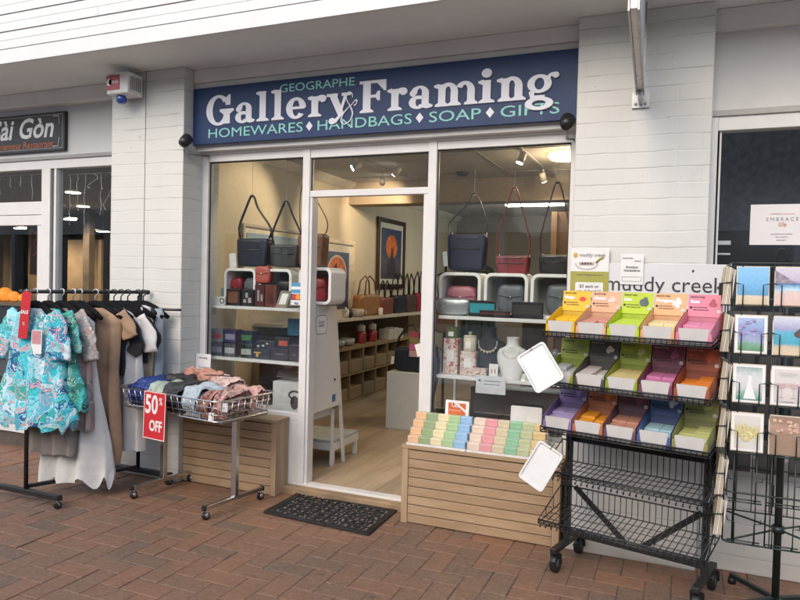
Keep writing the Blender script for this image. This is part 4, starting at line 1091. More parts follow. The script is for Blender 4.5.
# ================================================================== SOAP RACK
RXL, RXR = -.562, .228; RF = 3.33; PY = 3.64
GX[0] = Matrix.Translation((-.53, 3.695, 0)) @ Matrix.Rotation(R(-14), 4, 'Z') @ Matrix.Translation((.53, -3.64, 0))
rk = T('soap_rack', 'black wire display rack on castors holding three tiers of boxed soap', 'display rack', (-.19, 3.64, 0))
WIRE = M('black_wire', (.012, .012, .013), .35, var=.1, spec=.6)
for x in (-.53, .165):
    MB().box(x - .016, x + .016, PY - .016, PY + .016, .13, 1.40).build('post', BLKMET, rk, .002)
    b = MB()
    for k in range(22): b.box(x - .005, x + .005, PY - .0172, PY - .0162, .18 + k * .055, .205 + k * .055)
    b.build('slot_holes', M('slot_black', (.002, .002, .002), .9), rk)
    MB().box(x - .017, x + .017, 3.46, 3.84, .105, .132).build('foot_bar', BLKMET, rk, .003)
    for y in (3.50, 3.82):
        b = MB(); b.cyl((x - .016, y, .047), (x + .016, y, .047), .047, n=24); w = b.build('castor_wheel', M('castor_rubber', (.012, .012, .013), .5, var=.2), rk, .005)
        MB().cyl((x - .018, y, .047), (x + .018, y, .047), .026, n=18).build('wheel_hub', M('castor_grey', (.06, .065, .07), .45), w)
        b = MB(); b.cyl((x, y, .095), (x, y, .107), .012, n=10).bar((x - .022, y, .10), (x - .022, y + .012, .045), .02, .005).bar((x + .022, y, .10), (x + .022, y + .012, .045), .02, .005).box(x - .024, x + .024, y - .012, y + .012, .094, .1)
        b.box(x - .012, x + .012, y - .062, y - .038, .058, .066)
        b.build('castor_fork', BLKMET, w)
MB().box(-.52, .155, PY - .012, PY + .012, .16, .19).build('base_rail', BLKMET, rk, .002)
MB().bar((-.50, PY + .02, .42), (-.22, PY + .02, .18), .030, .004, (0, 1, 0)).build('brace', BLKMET, rk)
MB().bar((-.14, PY + .02, .18), (.14, PY + .02, .42), .030, .004, (0, 1, 0)).build('brace', BLKMET, rk)
MB().box(-.555, .19, PY + .03, PY + .036, .66, 1.40).build('back_panel', M('panel_black', (.016, .016, .017), .6), rk)
def basket(zf, zb, lipf, backh, yf, name='wire_shelf', n=27, xl=RXL, xr=RXR):
    """a sloping wire shelf: floor from the front edge (yf, zf) to the back (PY, zb), with a lip and a back grid"""
    b = MB(); yb = PY - .02; r = .0024
    b.tube([(xl, yf, zf + lipf), (xr, yf, zf + lipf)], .0042, 6)
    b.tube([(xl, yf, zf), (xr, yf, zf)], .003, 6); b.tube([(xl, yf, zf + lipf * .5), (xr, yf, zf + lipf * .5)], .0022, 5)
    b.tube([(xl, yb, zb + backh), (xr, yb, zb + backh)], .004, 6); b.tube([(xl, yb, zb), (xr, yb, zb)], .003, 6)
    for t in (.25, .5, .75): b.tube([(xl, yf + (yb - yf) * t, zf + (zb - zf) * t), (xr, yf + (yb - yf) * t, zf + (zb - zf) * t)], .002, 5)
    for k in range(n + 1):
        x = xl + (xr - xl) * k / n
        b.tube([(x, yf, zf + lipf), (x, yf - .002, zf), (x, yb, zb), (x, yb, zb + backh)], r, 5)
    for x in (xl, xr):
        b.tube([(x, yf, zf + lipf), (x, yb, zb + backh)], .0036, 6); b.tube([(x, yf, zf), (x, yb, zb)], .003, 5)
        for t in (.33, .66): b.tube([(x, yf + (yb - yf) * t, zf + (zb - zf) * t), (x, yf + (yb - yf) * t, zf + lipf + (zb + backh - zf - lipf) * t)], .0022, 5)
    b.build(name, WIRE, rk)
TIER = [1.245, .995, .765]
for z in TIER: basket(z, z + .035, .024, .06, RF, n=33)
basket(.545, .565, .018, .11, 3.36); basket(.295, .33, .018, .10, 3.34)
for zz in (.545, .295):
    b = MB()
    for k in range(27):
        x = RXL + .012 + (RXR - RXL - .024) * k / 26
        b.tube([(x, 3.352, zz), (x, 3.342, zz - .018), (x, 3.332, zz - .014), (x, 3.334, zz - .002)], .0022, 5)
    b.build('front_hooks', WIRE, rk)
# soap boxes, shelf by shelf
TINT = [[('yellow', (.66, .42, .02), (.72, .42, .01), 'Mango', (.62, .04, .03)), ('peach', (.64, .36, .20), (.52, .24, .18), 'Almond', (.62, .50, .44)), ('lime green', (.42, .52, .02), (.46, .60, .06), 'Lime', (.08, .10, .10)),
         ('apricot', (.66, .36, .17), (.66, .56, .30), 'Frangipani', (.68, .66, .60)), ('pink', (.62, .20, .27), (.62, .24, .35), 'Rose', (.36, .06, .08))],
        [('olive', (.25, .30, .03), (.40, .41, .42), 'Olive', (.2, .25, .05)), ('dark grey', (.075, .065, .06), (.50, .46, .42), 'Coconut', (.6, .58, .55)), ('green', (.26, .32, .03), (.56, .46, .20), 'Herbal', (.5, .55, .2)),
         ('maroon', (.16, .045, .075), (.50, .17, .32), 'Plum', (.35, .1, .2)), ('rust', (.30, .075, .035), (.66, .20, .025), 'Spice', (.5, .1, .03))],
        [('lavender', (.22, .145, .30), (.40, .31, .52), 'Lavender', (.34, .26, .45)), ('terracotta', (.40, .15, .075), (.68, .29, .025), 'Orange', (.66, .25, .03)), ('plum', (.13, .065, .09), (.45, .22, .15), 'Fig', (.3, .1, .14)),
         ('navy', (.055, .10, .235), (.32, .50, .55), 'Ocean', (.6, .65, .66)), ('sage', (.24, .24, .085), (.47, .49, .18), 'Lemon Myrtle', (.4, .42, .12))]]
ROW = ['top', 'middle', 'bottom']
bw = (RXR - RXL - .01) / 5
for r_ in range(3):
    for c_ in range(5):
        nm, hc, sc, word, mk = TINT[r_][c_]
        lab = {(0, 1): 'peach soap box with almond picture on the top tier', (0, 3): 'apricot soap box with white flowers on the top tier'}.get((r_, c_), '%s open soap box on the %s tier of the rack' % (nm, ROW[r_]))
        x0 = RXL + .005 + bw * c_ + .003; x1 = x0 + bw - .006; zb = TIER[r_] + .006
        t = T('soap_box', lab, 'soap box', ((x0 + x1) / 2, RF + .12, zb), 'soap boxes on the wire rack')
        key = nm.replace(' ', '_')
        HM = M('box_' + key, hc, .5, var=.05, scale=6); GM = M('box_front_grey', (.50, .48, .45), .55, var=.05)
        yf, ym, yb = RF + .012, RF + .20, RF + .225
        zf = zb + .074; zs = zb + .15; zt = zb + .235
        b = MB()
        b.prism([(yf, zb), (yb, zb + .03), (yb, zs - .01), (ym - .02, zs - .01), (yf, zf)], (x0, 0, 0), (0, 1, 0), (0, 0, 1), (.0015, 0, 0))
        b.prism([(yf, zb), (yb, zb + .03), (yb, zs - .01), (ym - .02, zs - .01), (yf, zf)], (x1, 0, 0), (0, 1, 0), (0, 0, 1), (-.0015, 0, 0))
        b.add([(x0 + .0015, yf, zb), (x1 - .0015, yf, zb), (x1 - .0015, yb, zb + .03), (x0 + .0015, yb, zb + .03)], [(0, 1, 2, 3)])
        b.build('tray', HM, t)
        b = MB(); b.prism([(x0, 0), (x1, 0), (x1 - .012, .074), (x0 + .012, .074)], (0, yf, zb), (1, 0, 0), (0, 0, 1), (0, .0018, 0)); b.build('front_flap', GM, t)
        b = MB()
        for sx_ in (x0, x1):
            s_ = 1 if sx_ == x0 else -1
            b.add([(sx_, yf - .0004, zb), (sx_ + s_ * .022, yf - .0004, zb), (sx_ + s_ * .012, yf - .0004, zb + .062), (sx_, yf - .0004, zb + .050)], [(0, 1, 2, 3)])
            for k in range(3): b.box(min(sx_ + s_ * .004, sx_ + s_ * .010), max(sx_ + s_ * .004, sx_ + s_ * .010), yf - .0016, yf - .0008, zb + .012 + k * .013, zb + .019 + k * .013)
        b.build('corner_print', HM, t)
        # header card leans back a little
        hb = V((0, ym + .006, zs - .03)); hu = V((0, .16, 1)).normalized()
        MB().prism([(x0, 0), (x1, 0), (x1, .105), (x0, .105)], hb, (1, 0, 0), hu, (0, .0025, 0)).build('header_card', HM, t)
        MB().prism([(x0 + .003, -.0), (x1 - .003, 0), (x1 - .003, -.10), (x0 + .003, -.10)], hb + V((0, .004, .004)), (1, 0, 0), hu, (0, .0015, 0)).build('inner_back', M('box_in_' + key, tuple(q * .7 for q in hc), .6), t)
        q = hb + V((0, -.0012, 0))
        text('natural soap', .013, q + V((x0 + .008, 0, 0)) + hu * .090, INK if sum(hc) > .5 else M('pale_ink', (.5, .48, .45), .6), t, w=hu)
        text(word, .022, q + V((x0 + .010, 0, 0)) + hu * .064, LETW if r_ == 0 else M('soft_ink_' + key, tuple(min(.7, q_ * 1.5 + .03) for q_ in hc), .6), t, w=hu, bold=.001, xs=.9)
        dk = INK
        for k in range(2): text('with ' + ('shea butter', 'botanical oils')[k], .0095, q + V((x0 + .022, 0, 0)) + hu * (.042 - .012 * k), dk, t, w=hu)
        b = MB(); b.prism(ell(.006, .006, 0, 0, 12), q + V((x0 + .013, 0, 0)) + hu * .043, (1, 0, 0), hu, (0, -.0006, 0)); b.build('round_mark', dk, t)
        b = MB(); b.prism(ell(.009, .009, 0, 0, 16), q + V((x1 - .015, 0, 0)) + hu * .027, (1, 0, 0), hu, (0, -.0008, 0)); b.build('seal', M('seal_pale', (.52, .50, .46), .5), t)
        rg = random.Random(r_ * 10 + c_)
        b = MB(); cx_ = x1 - .042; 
        for k in range(4 if r_ else (1, 3, 7, 6, 2)[c_]):
            an = k * 1.15 + rg.random(); ra = 0 if k == 0 else .013
            b.prism(ell(.018 if k == 0 else .011, .012, ra * math.cos(an), ra * math.sin(an), 14), q + V((cx_, -.0003 * k, 0)) + hu * (.062 + rg.uniform(-.003, .003)), V((1, 0, .3 * math.sin(k))).normalized(), hu, (0, -.0006, 0))
        b.build('picture', M('pic_%d%d' % (r_, c_), mk, .5, var=.25, scale=50), t)
        # the soaps inside: two rows of wrapped bars
        for k in range(2):
            h_ = .012 if (rg.random() < .35 and r_ > 0) else .028
            for j in range(2):
                xa = x0 + .004 + (x1 - x0 - .008) * k / 2; xb = xa + (x1 - x0 - .008) / 2 - .001
                ya = yf + .006 + j * .092; y2 = ya + .088
                za = zb + .012 + j * .014
                s_ = MB(); tz_ = za + .028 + h_ * (.6 if (j == 0 and rg.random() < .5) else 1)
                s_.add([(xa, ya, za), (xb, ya, za), (xb, y2, za + .014), (xa, y2, za + .014), (xa, ya, tz_), (xb, ya, tz_), (xb, y2, tz_ + .014), (xa, y2, tz_ + .014)],
                       [(0, 3, 2, 1), (4, 5, 6, 7), (0, 1, 5, 4), (1, 2, 6, 5), (2, 3, 7, 6), (3, 0, 4, 7)])
                o = s_.build('soap_bar', M('bar_' + key, sc, .5, var=.06, scale=20), None, .003)
                tag(o, '%s soap bar %s %s in the %s box' % (nm, 'front' if j == 0 else 'back', 'left' if k == 0 else 'right', nm), 'soap', 'soap bars inside the rack boxes')
GX[0] = None
# name board of the rack
mc = T('rack_name_board', 'white board with dark lettering standing behind the soap boxes', 'sign', (-.08, 3.872, 1.38))
bn = MB().prism(rect(.645, .25), (-.085, 3.874, 1.505), (1, 0, 0), (0, 0, 1), (0, .005, 0)); bn.build('board', M('board_white', (.62, .615, .61), .4, var=.02), mc, .001)
t = text('muddy creek', .115, (-.395, 3.8725, 1.482), M('board_ink', (.035, .035, .045), .5), mc, xs=1.0)
xs_ = [v.co.x for v in t.data.vertices]; k = .592 / (max(xs_) - min(xs_)); lx = min(xs_)
for v in t.data.vertices: v.co.x = lx + (v.co.x - lx) * k
MB().ball((.050, 3.8728, 1.594), (.006, .0015, .007)).build('dot_mark', MATS['board_ink'], mc)
# white dish lids
for nm, px, py, lab, ang in (('a', 540.5, 367.5, 'upper white plastic dish hanging from the left side of the soap rack', 32), ('b', 541, 466, 'lower white plastic dish hanging near the slatted plinth', -30)):
    c = at(px, py, 3.30 if nm == 'a' else 3.29)
    t = T('soap_dish', lab, 'dish', c, 'white dishes hanging on the soap rack')
    b = MB(); a_ = R(ang); u = V((math.cos(a_), .25, math.sin(a_))).normalized(); nrm = V((-.10, -1, .25)); w = u.cross(nrm).normalized() * -1; u = w.cross(nrm).normalized(); nrm = u.cross(w).normalized()
    if nrm.y > 0: nrm = -nrm
    hw, hh = (.079, .106) if nm == 'a' else (.070, .106)
    O = rr(hw * 2, hh * 2, .018, 6); I = rr(hw * 2 - .016, hh * 2 - .016, .012, 6); D = rr(hw * 2 - .028, hh * 2 - .028, .010, 6)
    P = lambda pl, d: [c + u * p + w * q + nrm * d for p, q in pl]
    n = len(O)
    vs = P(O, 0) + P(O, .010) + P(I, .010) + P(D, .004); fs = []
    for lay in range(3):
        for i in range(n): fs.append((lay * n + i, lay * n + (i + 1) % n, (lay + 1) * n + (i + 1) % n, (lay + 1) * n + i))
    fs.append(tuple(range(3 * n, 4 * n))); fs.append(tuple(range(n))[::-1])
    b.smooth = False; b.add(vs, fs); b.build('dish', M('dish_white', (.64, .635, .61), .3, var=.02), t, .002)
    b = MB(); ed = u * (-hw + .011)
    for k in range(10): b.ball(c + ed + w * (-hh + .035 + k * .0135) + nrm * .0165, .0022, 6, 4)
    b.build('edge_holes', M('hole_grey', (.25, .24, .23), .7), t)
    top = c + w * (hh - .01) + nrm * .016
    if top.z < c.z: top = c - w * (hh - .01) + nrm * .016
    MB().tube([top, top + V((.02, .03, .03)), top + V((.035, .05, .025))], .002, 5).build('hook', WIRE, t)

# ================================================================== CARD SPINNER
SPX, SPY = .452, 3.585
spn = T('card_spinner', 'dark green wire card spinner at the right edge of the walkway', 'card stand', (SPX, SPY, 0))
GRNM = M('dark_green_coat', (.008, .018, .015), .4, var=.2, spec=.6)
MB().cyl((SPX, SPY, .03), (SPX, SPY, 1.62), .0165, n=16).build('pole', GRNM, spn)
for k in range(4):
    an = R(35 + 90 * k); d = V((math.cos(an), math.sin(an), 0)); p = V((SPX, SPY, 0))
    MB().bar(p + d * .012 + V((0, 0, .055)), p + d * .30 + V((0, 0, .04)), .024, .022).build('foot', GRNM, spn, .003)
    MB().cyl(p + d * .29, p + d * .29 + V((0, 0, .03)), .02, n=14).build('foot_pad', BLACK, spn)
F0, F1, SXL, SXR = 3.335, 3.835, .205, .70
b = MB()
for z in (.375, .60, .82, 1.03, 1.245, 1.46, 1.62):
    b.tube([(x + (SXL + SXR) / 2, y + (F0 + F1) / 2, z) for x, y in rr(SXR - SXL, F1 - F0, .03, 4)], .0042, 6, True)
b.tube([(SXL + .01, F0 + .01, .375), (SPX, SPY, .385), (SXR - .01, F1 - .01, .375)], .0045, 6); b.tube([(SXR - .01, F0 + .01, .375), (SPX, SPY, .385), (SXL + .01, F1 - .01, .375)], .0045, 6)
for x, y in ((SXL, F0 + .03), (SXL, F1 - .03), (SXR, F0 + .03), (SXR, F1 - .03), (SXL + .04, F0), (SXR - .04, F0), (SXL + .04, F1), (SXR - .04, F1), (SXL, 3.585), ((SXL + SXR) / 2, F1), (.37, F0)):
    b.tube([(x, y, .375), (x, y, 1.62)], .0034, 6)
b.tube([(SXL, 3.585, 1.60), (SPX, SPY, 1.615), (SXR, 3.585, 1.60)], .005, 6)
b.cyl((SPX, SPY, .37), (SPX, SPY, .40), .028, n=14)
for x in (.285, .433, .581):
    for dx in (-.045, .045): b.tube([(x + dx, F0, .375), (x + dx, F0, .82)], .0024, 5)
for y in (3.42, 3.50, 3.67, 3.75): b.tube([(SXR, y, .375), (SXR, y, .82)], .0024, 5)
for x in (.29, .36, .44, .52, .60): b.tube([(x, F1, .375), (x, F1, .82)], .0024, 5)
b.build('wire_tower', GRNM, spn)
def pocket(parent, c, u, w_, h_, n_):
    """a wire card pocket: floor wires and two upstanding loops in front"""
    b = MB(); u = V(u); n_ = V(n_)
    for s in (-1, 1):
        q = c + u * (s * w_ * .30) + n_ * .034
        b.tube([c + u * (s * w_ * .30) - V((0, 0, .004)), q - V((0, 0, .004)), q + V((0, 0, h_ * .52)), q + u * (s * w_ * .20) + V((0, 0, h_ * .55)), c + u * (s * w_ * .52) + V((0, 0, h_ * .58))], .0026, 6)
    b.tube([c - u * w_ * .5 + n_ * .034 - V((0, 0, .004)), c + u * w_ * .5 + n_ * .034 - V((0, 0, .004))], .0028, 6); b.tube([c - u * w_ * .5 - V((0, 0, .002)), c + u * w_ * .5 - V((0, 0, .002))], .0028, 6)
    b.build('card_pocket', GRNM, parent)
ROWZ = [1.435, 1.222, 1.005, .790]
ARTS = [[('greeting card with blue sky and pale sand', ((0, (.55, .45, .30)), (.22, (.62, .52, .38)), (.26, (.10, .30, .48)), (.5, (.14, .38, .62)), (1, (.22, .46, .68))), .02),
         ('greeting card with pale mauve hill and pink beach', ((0, (.62, .44, .38)), (.34, (.62, .48, .44)), (.40, (.40, .62, .70)), (.56, (.06, .18, .40)), (.66, (.42, .38, .46)), (1, (.55, .50, .56))), .10)],
        [('greeting card with violet blossom tree and path', ((0, (.10, .25, .12)), (.2, (.16, .34, .22)), (.3, (.30, .34, .50)), (.65, (.20, .30, .52)), (1, (.36, .46, .62))), .22),
         ('greeting card with turquoise bay and dark headland', ((0, (.62, .50, .34)), (.2, (.55, .46, .32)), (.3, (.06, .34, .45)), (.6, (.10, .38, .52)), (.68, (.30, .30, .46)), (1, (.58, .62, .68))), .08)],
        [('white greeting card with wreathed bride drawing', ((0, (.10, .28, .22)), (.22, (.30, .45, .38)), (.38, (.58, .58, .56)), (.75, (.56, .58, .58)), (1, (.28, .38, .36))), .22),
         ('cream greeting card with pale pink glasses', ((0, (.56, .52, .50)), (.4, (.60, .56, .54)), (.55, (.50, .38, .38)), (.62, (.60, .56, .54)), (1, (.60, .57, .54))), .06)],
        [('white greeting card with yellow flower cluster', ((0, (.60, .58, .54)), (.25, (.56, .54, .48)), (.45, (.55, .48, .22)), (.6, (.52, .46, .24)), (.78, (.58, .56, .50)), (1, (.62, .60, .56))), .14),
         ('brown paper greeting card with small pastel flowers', ((0, (.28, .19, .13)), (.55, (.30, .20, .14)), (.70, (.42, .26, .20)), (.85, (.30, .21, .15)), (1, (.29, .20, .14))), .12)]]
CW, CH = .130, .172
for r_ in range(4):
    for c_ in range(3):
        cx_ = .285 + c_ * .148
        c = V((cx_, F0 - .032, ROWZ[r_]))
        pocket(spn, c + V((0, .028, 0)), (1, 0, 0), CW, CH, (0, -1, 0))
        if c_ == 2: continue                       # the third column is outside the photograph
        lab, stops, ds = ARTS[r_][c_]
        t = T('greeting_card', lab + ' on the spinner', 'card', c, 'greeting cards facing the walkway')
        up = V((0, .10, 1)).normalized()
        MB().prism([(-CW / 2, 0), (CW / 2, 0), (CW / 2, CH), (-CW / 2, CH)], c + V((0, .014, 0)), (1, 0, 0), up, (0, .003, 0)).build('envelope', M('envelope_cream', (.60, .53, .40), .6), t)
        MB().prism([(-CW / 2 + .003, .004), (CW / 2 - .003, .004), (CW / 2 - .003, CH - .004), (-CW / 2 + .003, CH - .004)], c + V((0, .010, 0)), (1, 0, 0), up, (0, .002, 0)).build('card_fold', CARDW, t)
        m_ = .004 if (r_, c_) in ((0, 0), (0, 1), (1, 1), (3, 1)) else .014
        MB().prism([(-CW / 2 + m_, m_), (CW / 2 - m_, m_), (CW / 2 - m_, CH - m_), (-CW / 2 + m_, CH - m_)], c + V((0, .0088, 0)), (1, 0, 0), up, (0, .0008, 0)).build('picture', art('art_%d%d' % (r_, c_), stops, 4, True, ds), t)
        q = c + V((0, .0075, 0)); b = MB(); rg = random.Random(r_ * 7 + c_)
        if (r_, c_) == (3, 1) or (r_, c_) == (3, 0) or (r_, c_) == (1, 0):
            for k in range(16):
                a, z_ = rg.uniform(-.045, .045), (rg.uniform(.10, .15) if c_ == 1 else rg.uniform(.05, .125) if r_ == 3 else rg.uniform(.08, .15))
                if r_ == 3 and c_ == 0: a *= .45
                b.prism(ell(.008, .007, a, z_, 9), q - V((0, .0002 * k, 0)), (1, 0, 0), up, (0, -.0003, 0))
            b.build('flower_print', M('flowers_%d%d' % (r_, c_), {(3, 1): (.62, .40, .30), (3, 0): (.60, .53, .25), (1, 0): (.34, .27, .48)}[(r_, c_)], .6, var=.35, scale=90), t)
        elif (r_, c_) == (2, 0):
            b.prism([(-.022, .02), (.028, .02), (.008, .085), (.010, .105), (-.004, .105), (-.006, .085)], q, (1, 0, 0), up, (0, -.0005, 0)); b.prism(ell(.007, .009, .003, .113, 12), q, (1, 0, 0), up, (0, -.0007, 0)); b.build('bride_drawing', CARDW, t)
        elif (r_, c_) == (2, 1):
            for s in (-.022, .022): b.prism(ell(.017, .020, s, .095, 16, 180, 360), q, (1, 0, 0), up, (0, -.0005, 0)); b.prism(rect(.002, .04, s, .058), q, (1, 0, 0), up, (0, -.0005, 0)); b.prism(rect(.022, .003, s, .037), q, (1, 0, 0), up, (0, -.0005, 0))
            b.build('glass_drawing', M('glass_pink', (.50, .36, .36), .6), t)
            text('Congratulations', .011, q + V((0, -.0006, .140)), M('script_grey', (.36, .33, .33), .6), t, w=up, align='CENTER'); text('to you both', .010, q + V((0, -.0006, .018)), M('script_grey', (.36, .33, .33), .6), t, w=up, align='CENTER')
        elif (r_, c_) == (0, 1):
            b.prism([(-.062, .10), (-.062, .155), (-.03, .135), (.0, .112), (.03, .098)], q, (1, 0, 0), up, (0, -.0005, 0)); b.build('hill_drawing', M('hill_mauve', (.27, .23, .28), .6, var=.3, scale=60), t)
        elif (r_, c_) == (1, 1):
            b.prism([(.062, .075), (.062, .13), (.035, .118), (.015, .098), (.02, .085)], q, (1, 0, 0), up, (0, -.0005, 0)); b.build('headland_drawing', M('headland_dark', (.09, .06, .06), .6, var=.3, scale=60), t)
for z in (.575, .39):
    for c_ in range(3): pocket(spn, V((.285 + c_ * .148, F0 - .004, z)), (1, 0, 0), CW, CH, (0, -1, 0))
# cards of the left face, seen end on: thin stacks in their pockets
for r_, z in enumerate((1.435, 1.222, 1.005, .790, .575, .39)):
    for c_ in range(2):
        y = 3.42 + c_ * .17
        c = V((SXL - .03, y, z)); pocket(spn, c + V((.026, 0, 0)), (0, 1, 0), CW, CH, (-1, 0, 0))
        t = T('greeting_card', 'stack of cream cards seen edge on, %s of the left face %s' % (('top row', 'second row', 'third row', 'fourth row', 'fifth row', 'lowest row')[r_], ('near the front', 'near the wall')[c_]), 'card', c, 'card stacks on the left face of the spinner')
        up = V((.10, 0, 1)).normalized()
        for k in range(6): MB().prism([(-CW / 2 + .002 * k, 0), (CW / 2 - .003 * k, 0), (CW / 2 - .003 * k, CH - .003 * k), (-CW / 2 + .002 * k, CH - .003 * k)], c + V((-.010 + .007 * k, 0, 0)), (0, 1, 0), up, (.0052, 0, 0)).build('card_fold', (M('card_cream', (.58, .50, .36), .6), M('envelope_cream', (.60, .53, .40), .6), CARDW)[k % 3], t)
# backs of the cards on the far face
for r_, z in enumerate((1.222, 1.005, .790, .575)):
    for c_ in range(3):
        c = V((.285 + c_ * .15, F1 + .01, z))
        o = MB().prism([(-CW / 2, 0), (CW / 2, 0), (CW / 2, CH), (-CW / 2, CH)], c, (1, 0, 0), (0, -.08, 1), (0, .004, 0)).build('card_back', M('card_back_grey', (.10, .095, .09), .7, var=.2), None)
        o.name = 'greeting_card'
        tag(o, 'dark back of a card on the far face, row %s of the spinner, %s column' % (('second', 'third', 'fourth', 'lowest')[r_], ('left', 'middle', 'right')[c_]), 'card', 'cards on the far face of the spinner')
# shop card on the spinner top and the white poster behind the glass
ps = T('window_poster', 'white poster with small grey lettering inside the dark right window', 'poster', (.45, 4.06, 1.74))
MB().prism(rect(.30, .215), (.475, 4.076, 1.852), (1, 0, 0), (0, 0, 1), (0, .002, 0)).build('sheet', M('poster_white', (.66, .63, .62), .5, var=.02), ps)
PGREY = M('poster_grey', (.28, .26, .27), .6); PPINK = M('poster_pink', (.58, .26, .22), .6)
text('EMBRACE', .026, (.475, 4.0745, 1.872), PGREY, ps, align='CENTER', sp=1.5)
text('life', .034, (.475, 4.0738, 1.842), PPINK, ps, align='CENTER', w=(.25, 0, 1))
text('WOMENS FASHION', .010, (.475, 4.0745, 1.905), PPINK, ps, align='CENTER', sp=1.4)
for k, s_ in enumerate(('appointments and enquiries', 'open weekdays', 'please call in')): text(s_, .009, (.475, 4.0745, 1.80 - k * .016), PGREY, ps, align='CENTER')
b = MB()
for x in (.395, .515): b.tube([(x - .02, F0 + .02, 1.62), (x - .02, F0 + .02, 1.66)] + [(x + .02 * math.cos(R(a)), F0 + .02, 1.665 + .02 * math.sin(R(a))) for a in range(180, -1, -30)] + [(x + .02, F0 + .02, 1.62)], .003, 6)
b.build('top_loops', GRNM, spn)

# ================================================================== LEFT WINDOW DISPLAY
SHELFM = M('shelf_white', (.66, .65, .63), .35, var=.03)
def shelf_unit(label, x0, x1, side, z1=1.285, z2=.895):
    t = T('display_shelf', label, 'shelf', ((x0 + x1) / 2, 4.4, .5), 'white shelf units behind the shop windows')
    for z in (z1, z2): MB().box(x0, x1, 4.195, 4.56, z - .022, z).build('shelf_board', SHELFM, t, .002)
    MB().box(x0, x1, 4.195, 4.62, .46, .52).build('base_shelf', SHELFM, t, .002)
    for x in (x0 + .006, x1 - .02): MB().box(x, x + .014, 4.545, 4.56, .52, z1 - .022).build('upright', SHELFM, t)
    return t
ul = shelf_unit('white shelf unit behind the left window holding tins and wallets', -3.36, -2.475, 1)
ur = shelf_unit('white shelf unit behind the right window holding necklaces and purses', -1.475, -.63, -1)
MB().box(-3.70, -3.365, 4.55, 4.57, .5, 1.3).build('rear_panel', SHELFM, ul)
# white side cabinet beside the doorway
cab = T('white_cabinet', 'tall white panel cabinet just inside the doorway on the left', 'cabinet', (-2.43, 4.4, .06))
b = MB(); b.prism([(4.185, .53), (4.66, .53), (4.56, 1.30), (4.185, 1.315)], (-2.455, 0, 0), (0, 1, 0), (0, 0, 1), (.028, 0, 0)); b.build('side_panel', M('cabinet_white', (.68, .68, .66), .4, var=.02), cab, .003)
MB().bar((-2.44, 4.56, 1.30), (-2.44, 4.76, .06), .025, .022, (1, 0, 0)).build('slanted_leg', SHELFM, cab, .002)
b = MB(); b.prism(rr(.16, .14, .03) , (-2.4265, 4.335, 1.17), (0, 1, 0), (0, 0, 1), (.0005, 0, 0)); b.build('badge', M('badge_blue', (.18, .22, .34), .5), cab)
b = MB(); b.prism(rr(.148, .128, .026), (-2.4258, 4.335, 1.17), (0, 1, 0), (0, 0, 1), (.0005, 0, 0)); b.build('badge_face', CARDW, cab)
text('Local', .038, (-2.4248, 4.335, 1.18), M('badge_ink', (.12, .15, .25), .5), cab, u=(0, 1, 0), align='CENTER'); text('maker', .034, (-2.4248, 4.335, 1.155), MATS['badge_ink'], cab, u=(0, 1, 0), align='CENTER')
MB().cyl((-2.427, 4.225, .80), (-2.423, 4.225, .80), .008, n=12).build('screw_cap', BLACK, cab); MB().cyl((-2.427, 4.56, .74), (-2.423, 4.56, .74), .010, n=12).build('screw_cap', BLACK, cab)
b = MB(); b.prism(rect(.05, .055), (-2.4255, 4.55, .60), (0, 1, 0), (0, 0, 1), (.001, 0, 0)); b.build('blue_sticker', M('sticker_blue', (.05, .19, .36), .5), cab)
stool = T('step_stool', 'low white stool with grey top inside the doorway', 'stool', (-2.58, 4.78, .06))
b = MB().box(-2.86, -2.46, 4.62, 5.05, .225, .25); b.build('seat', M('stool_grey', (.42, .45, .45), .6), stool, .003)
b = MB(); b.ring(rect(.41, .44, -2.66, 4.835), rect(.37, .40, -2.66, 4.835), (0, 0, .17), (1, 0, 0), (0, 1, 0), (0, 0, .055)); b.build('apron', SHELFM, stool, .002)
for x in (-2.85, -2.475):
    for y in (4.635, 5.03): MB().box(x - .016, x + .016, y - .016, y + .016, .059, .225).build('leg', SHELFM, stool, .002)
MB().bar((-2.46, 4.60, .06), (-2.46, 4.60, .50), .02, .02).build('support_post', SHELFM, cab)

CRM = M('crate_cream', (.78, .77, .73), .4, var=.03)
def crate(label, cx, z, w, h, y0=4.28, y1=4.50, n_=None):
    t = T('display_crate', label, 'crate', (cx, (y0 + y1) / 2, z), 'rounded white display crates in the windows')
    O = rr(w, h, .05, 6, cx, z + h / 2); I = rr(w - .044, h - .044, .032, 6, cx, z + h / 2)
    MB().ring(O, I, (0, y0, 0), (1, 0, 0), (0, 0, 1), (0, y1 - y0, 0)).build('crate_shell', CRM, t, .004)
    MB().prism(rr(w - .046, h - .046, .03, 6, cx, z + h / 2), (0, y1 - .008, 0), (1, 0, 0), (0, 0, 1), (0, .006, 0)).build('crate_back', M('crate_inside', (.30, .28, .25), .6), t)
    return t
crate('rounded white crate holding a red purse, leftmost in the left window', -3.115, 1.286, .29, .285)
crate('rounded white crate holding a dark purse, second in the left window', -2.80, 1.286, .29, .285)
tcr = crate('rounded white crate standing on the tall cabinet beside the doorway', -2.455, 1.318, .27, .27, 4.27, 4.50)
crate('rounded white crate with pink purse, leftmost in the right window', -1.36, 1.286, .29, .285)
crate('rounded white crate with grey purse, middle of the right window', -1.05, 1.286, .29, .285)
crate('rounded white crate nearest the right pier in the right window', -.745, 1.286, .29, .285)
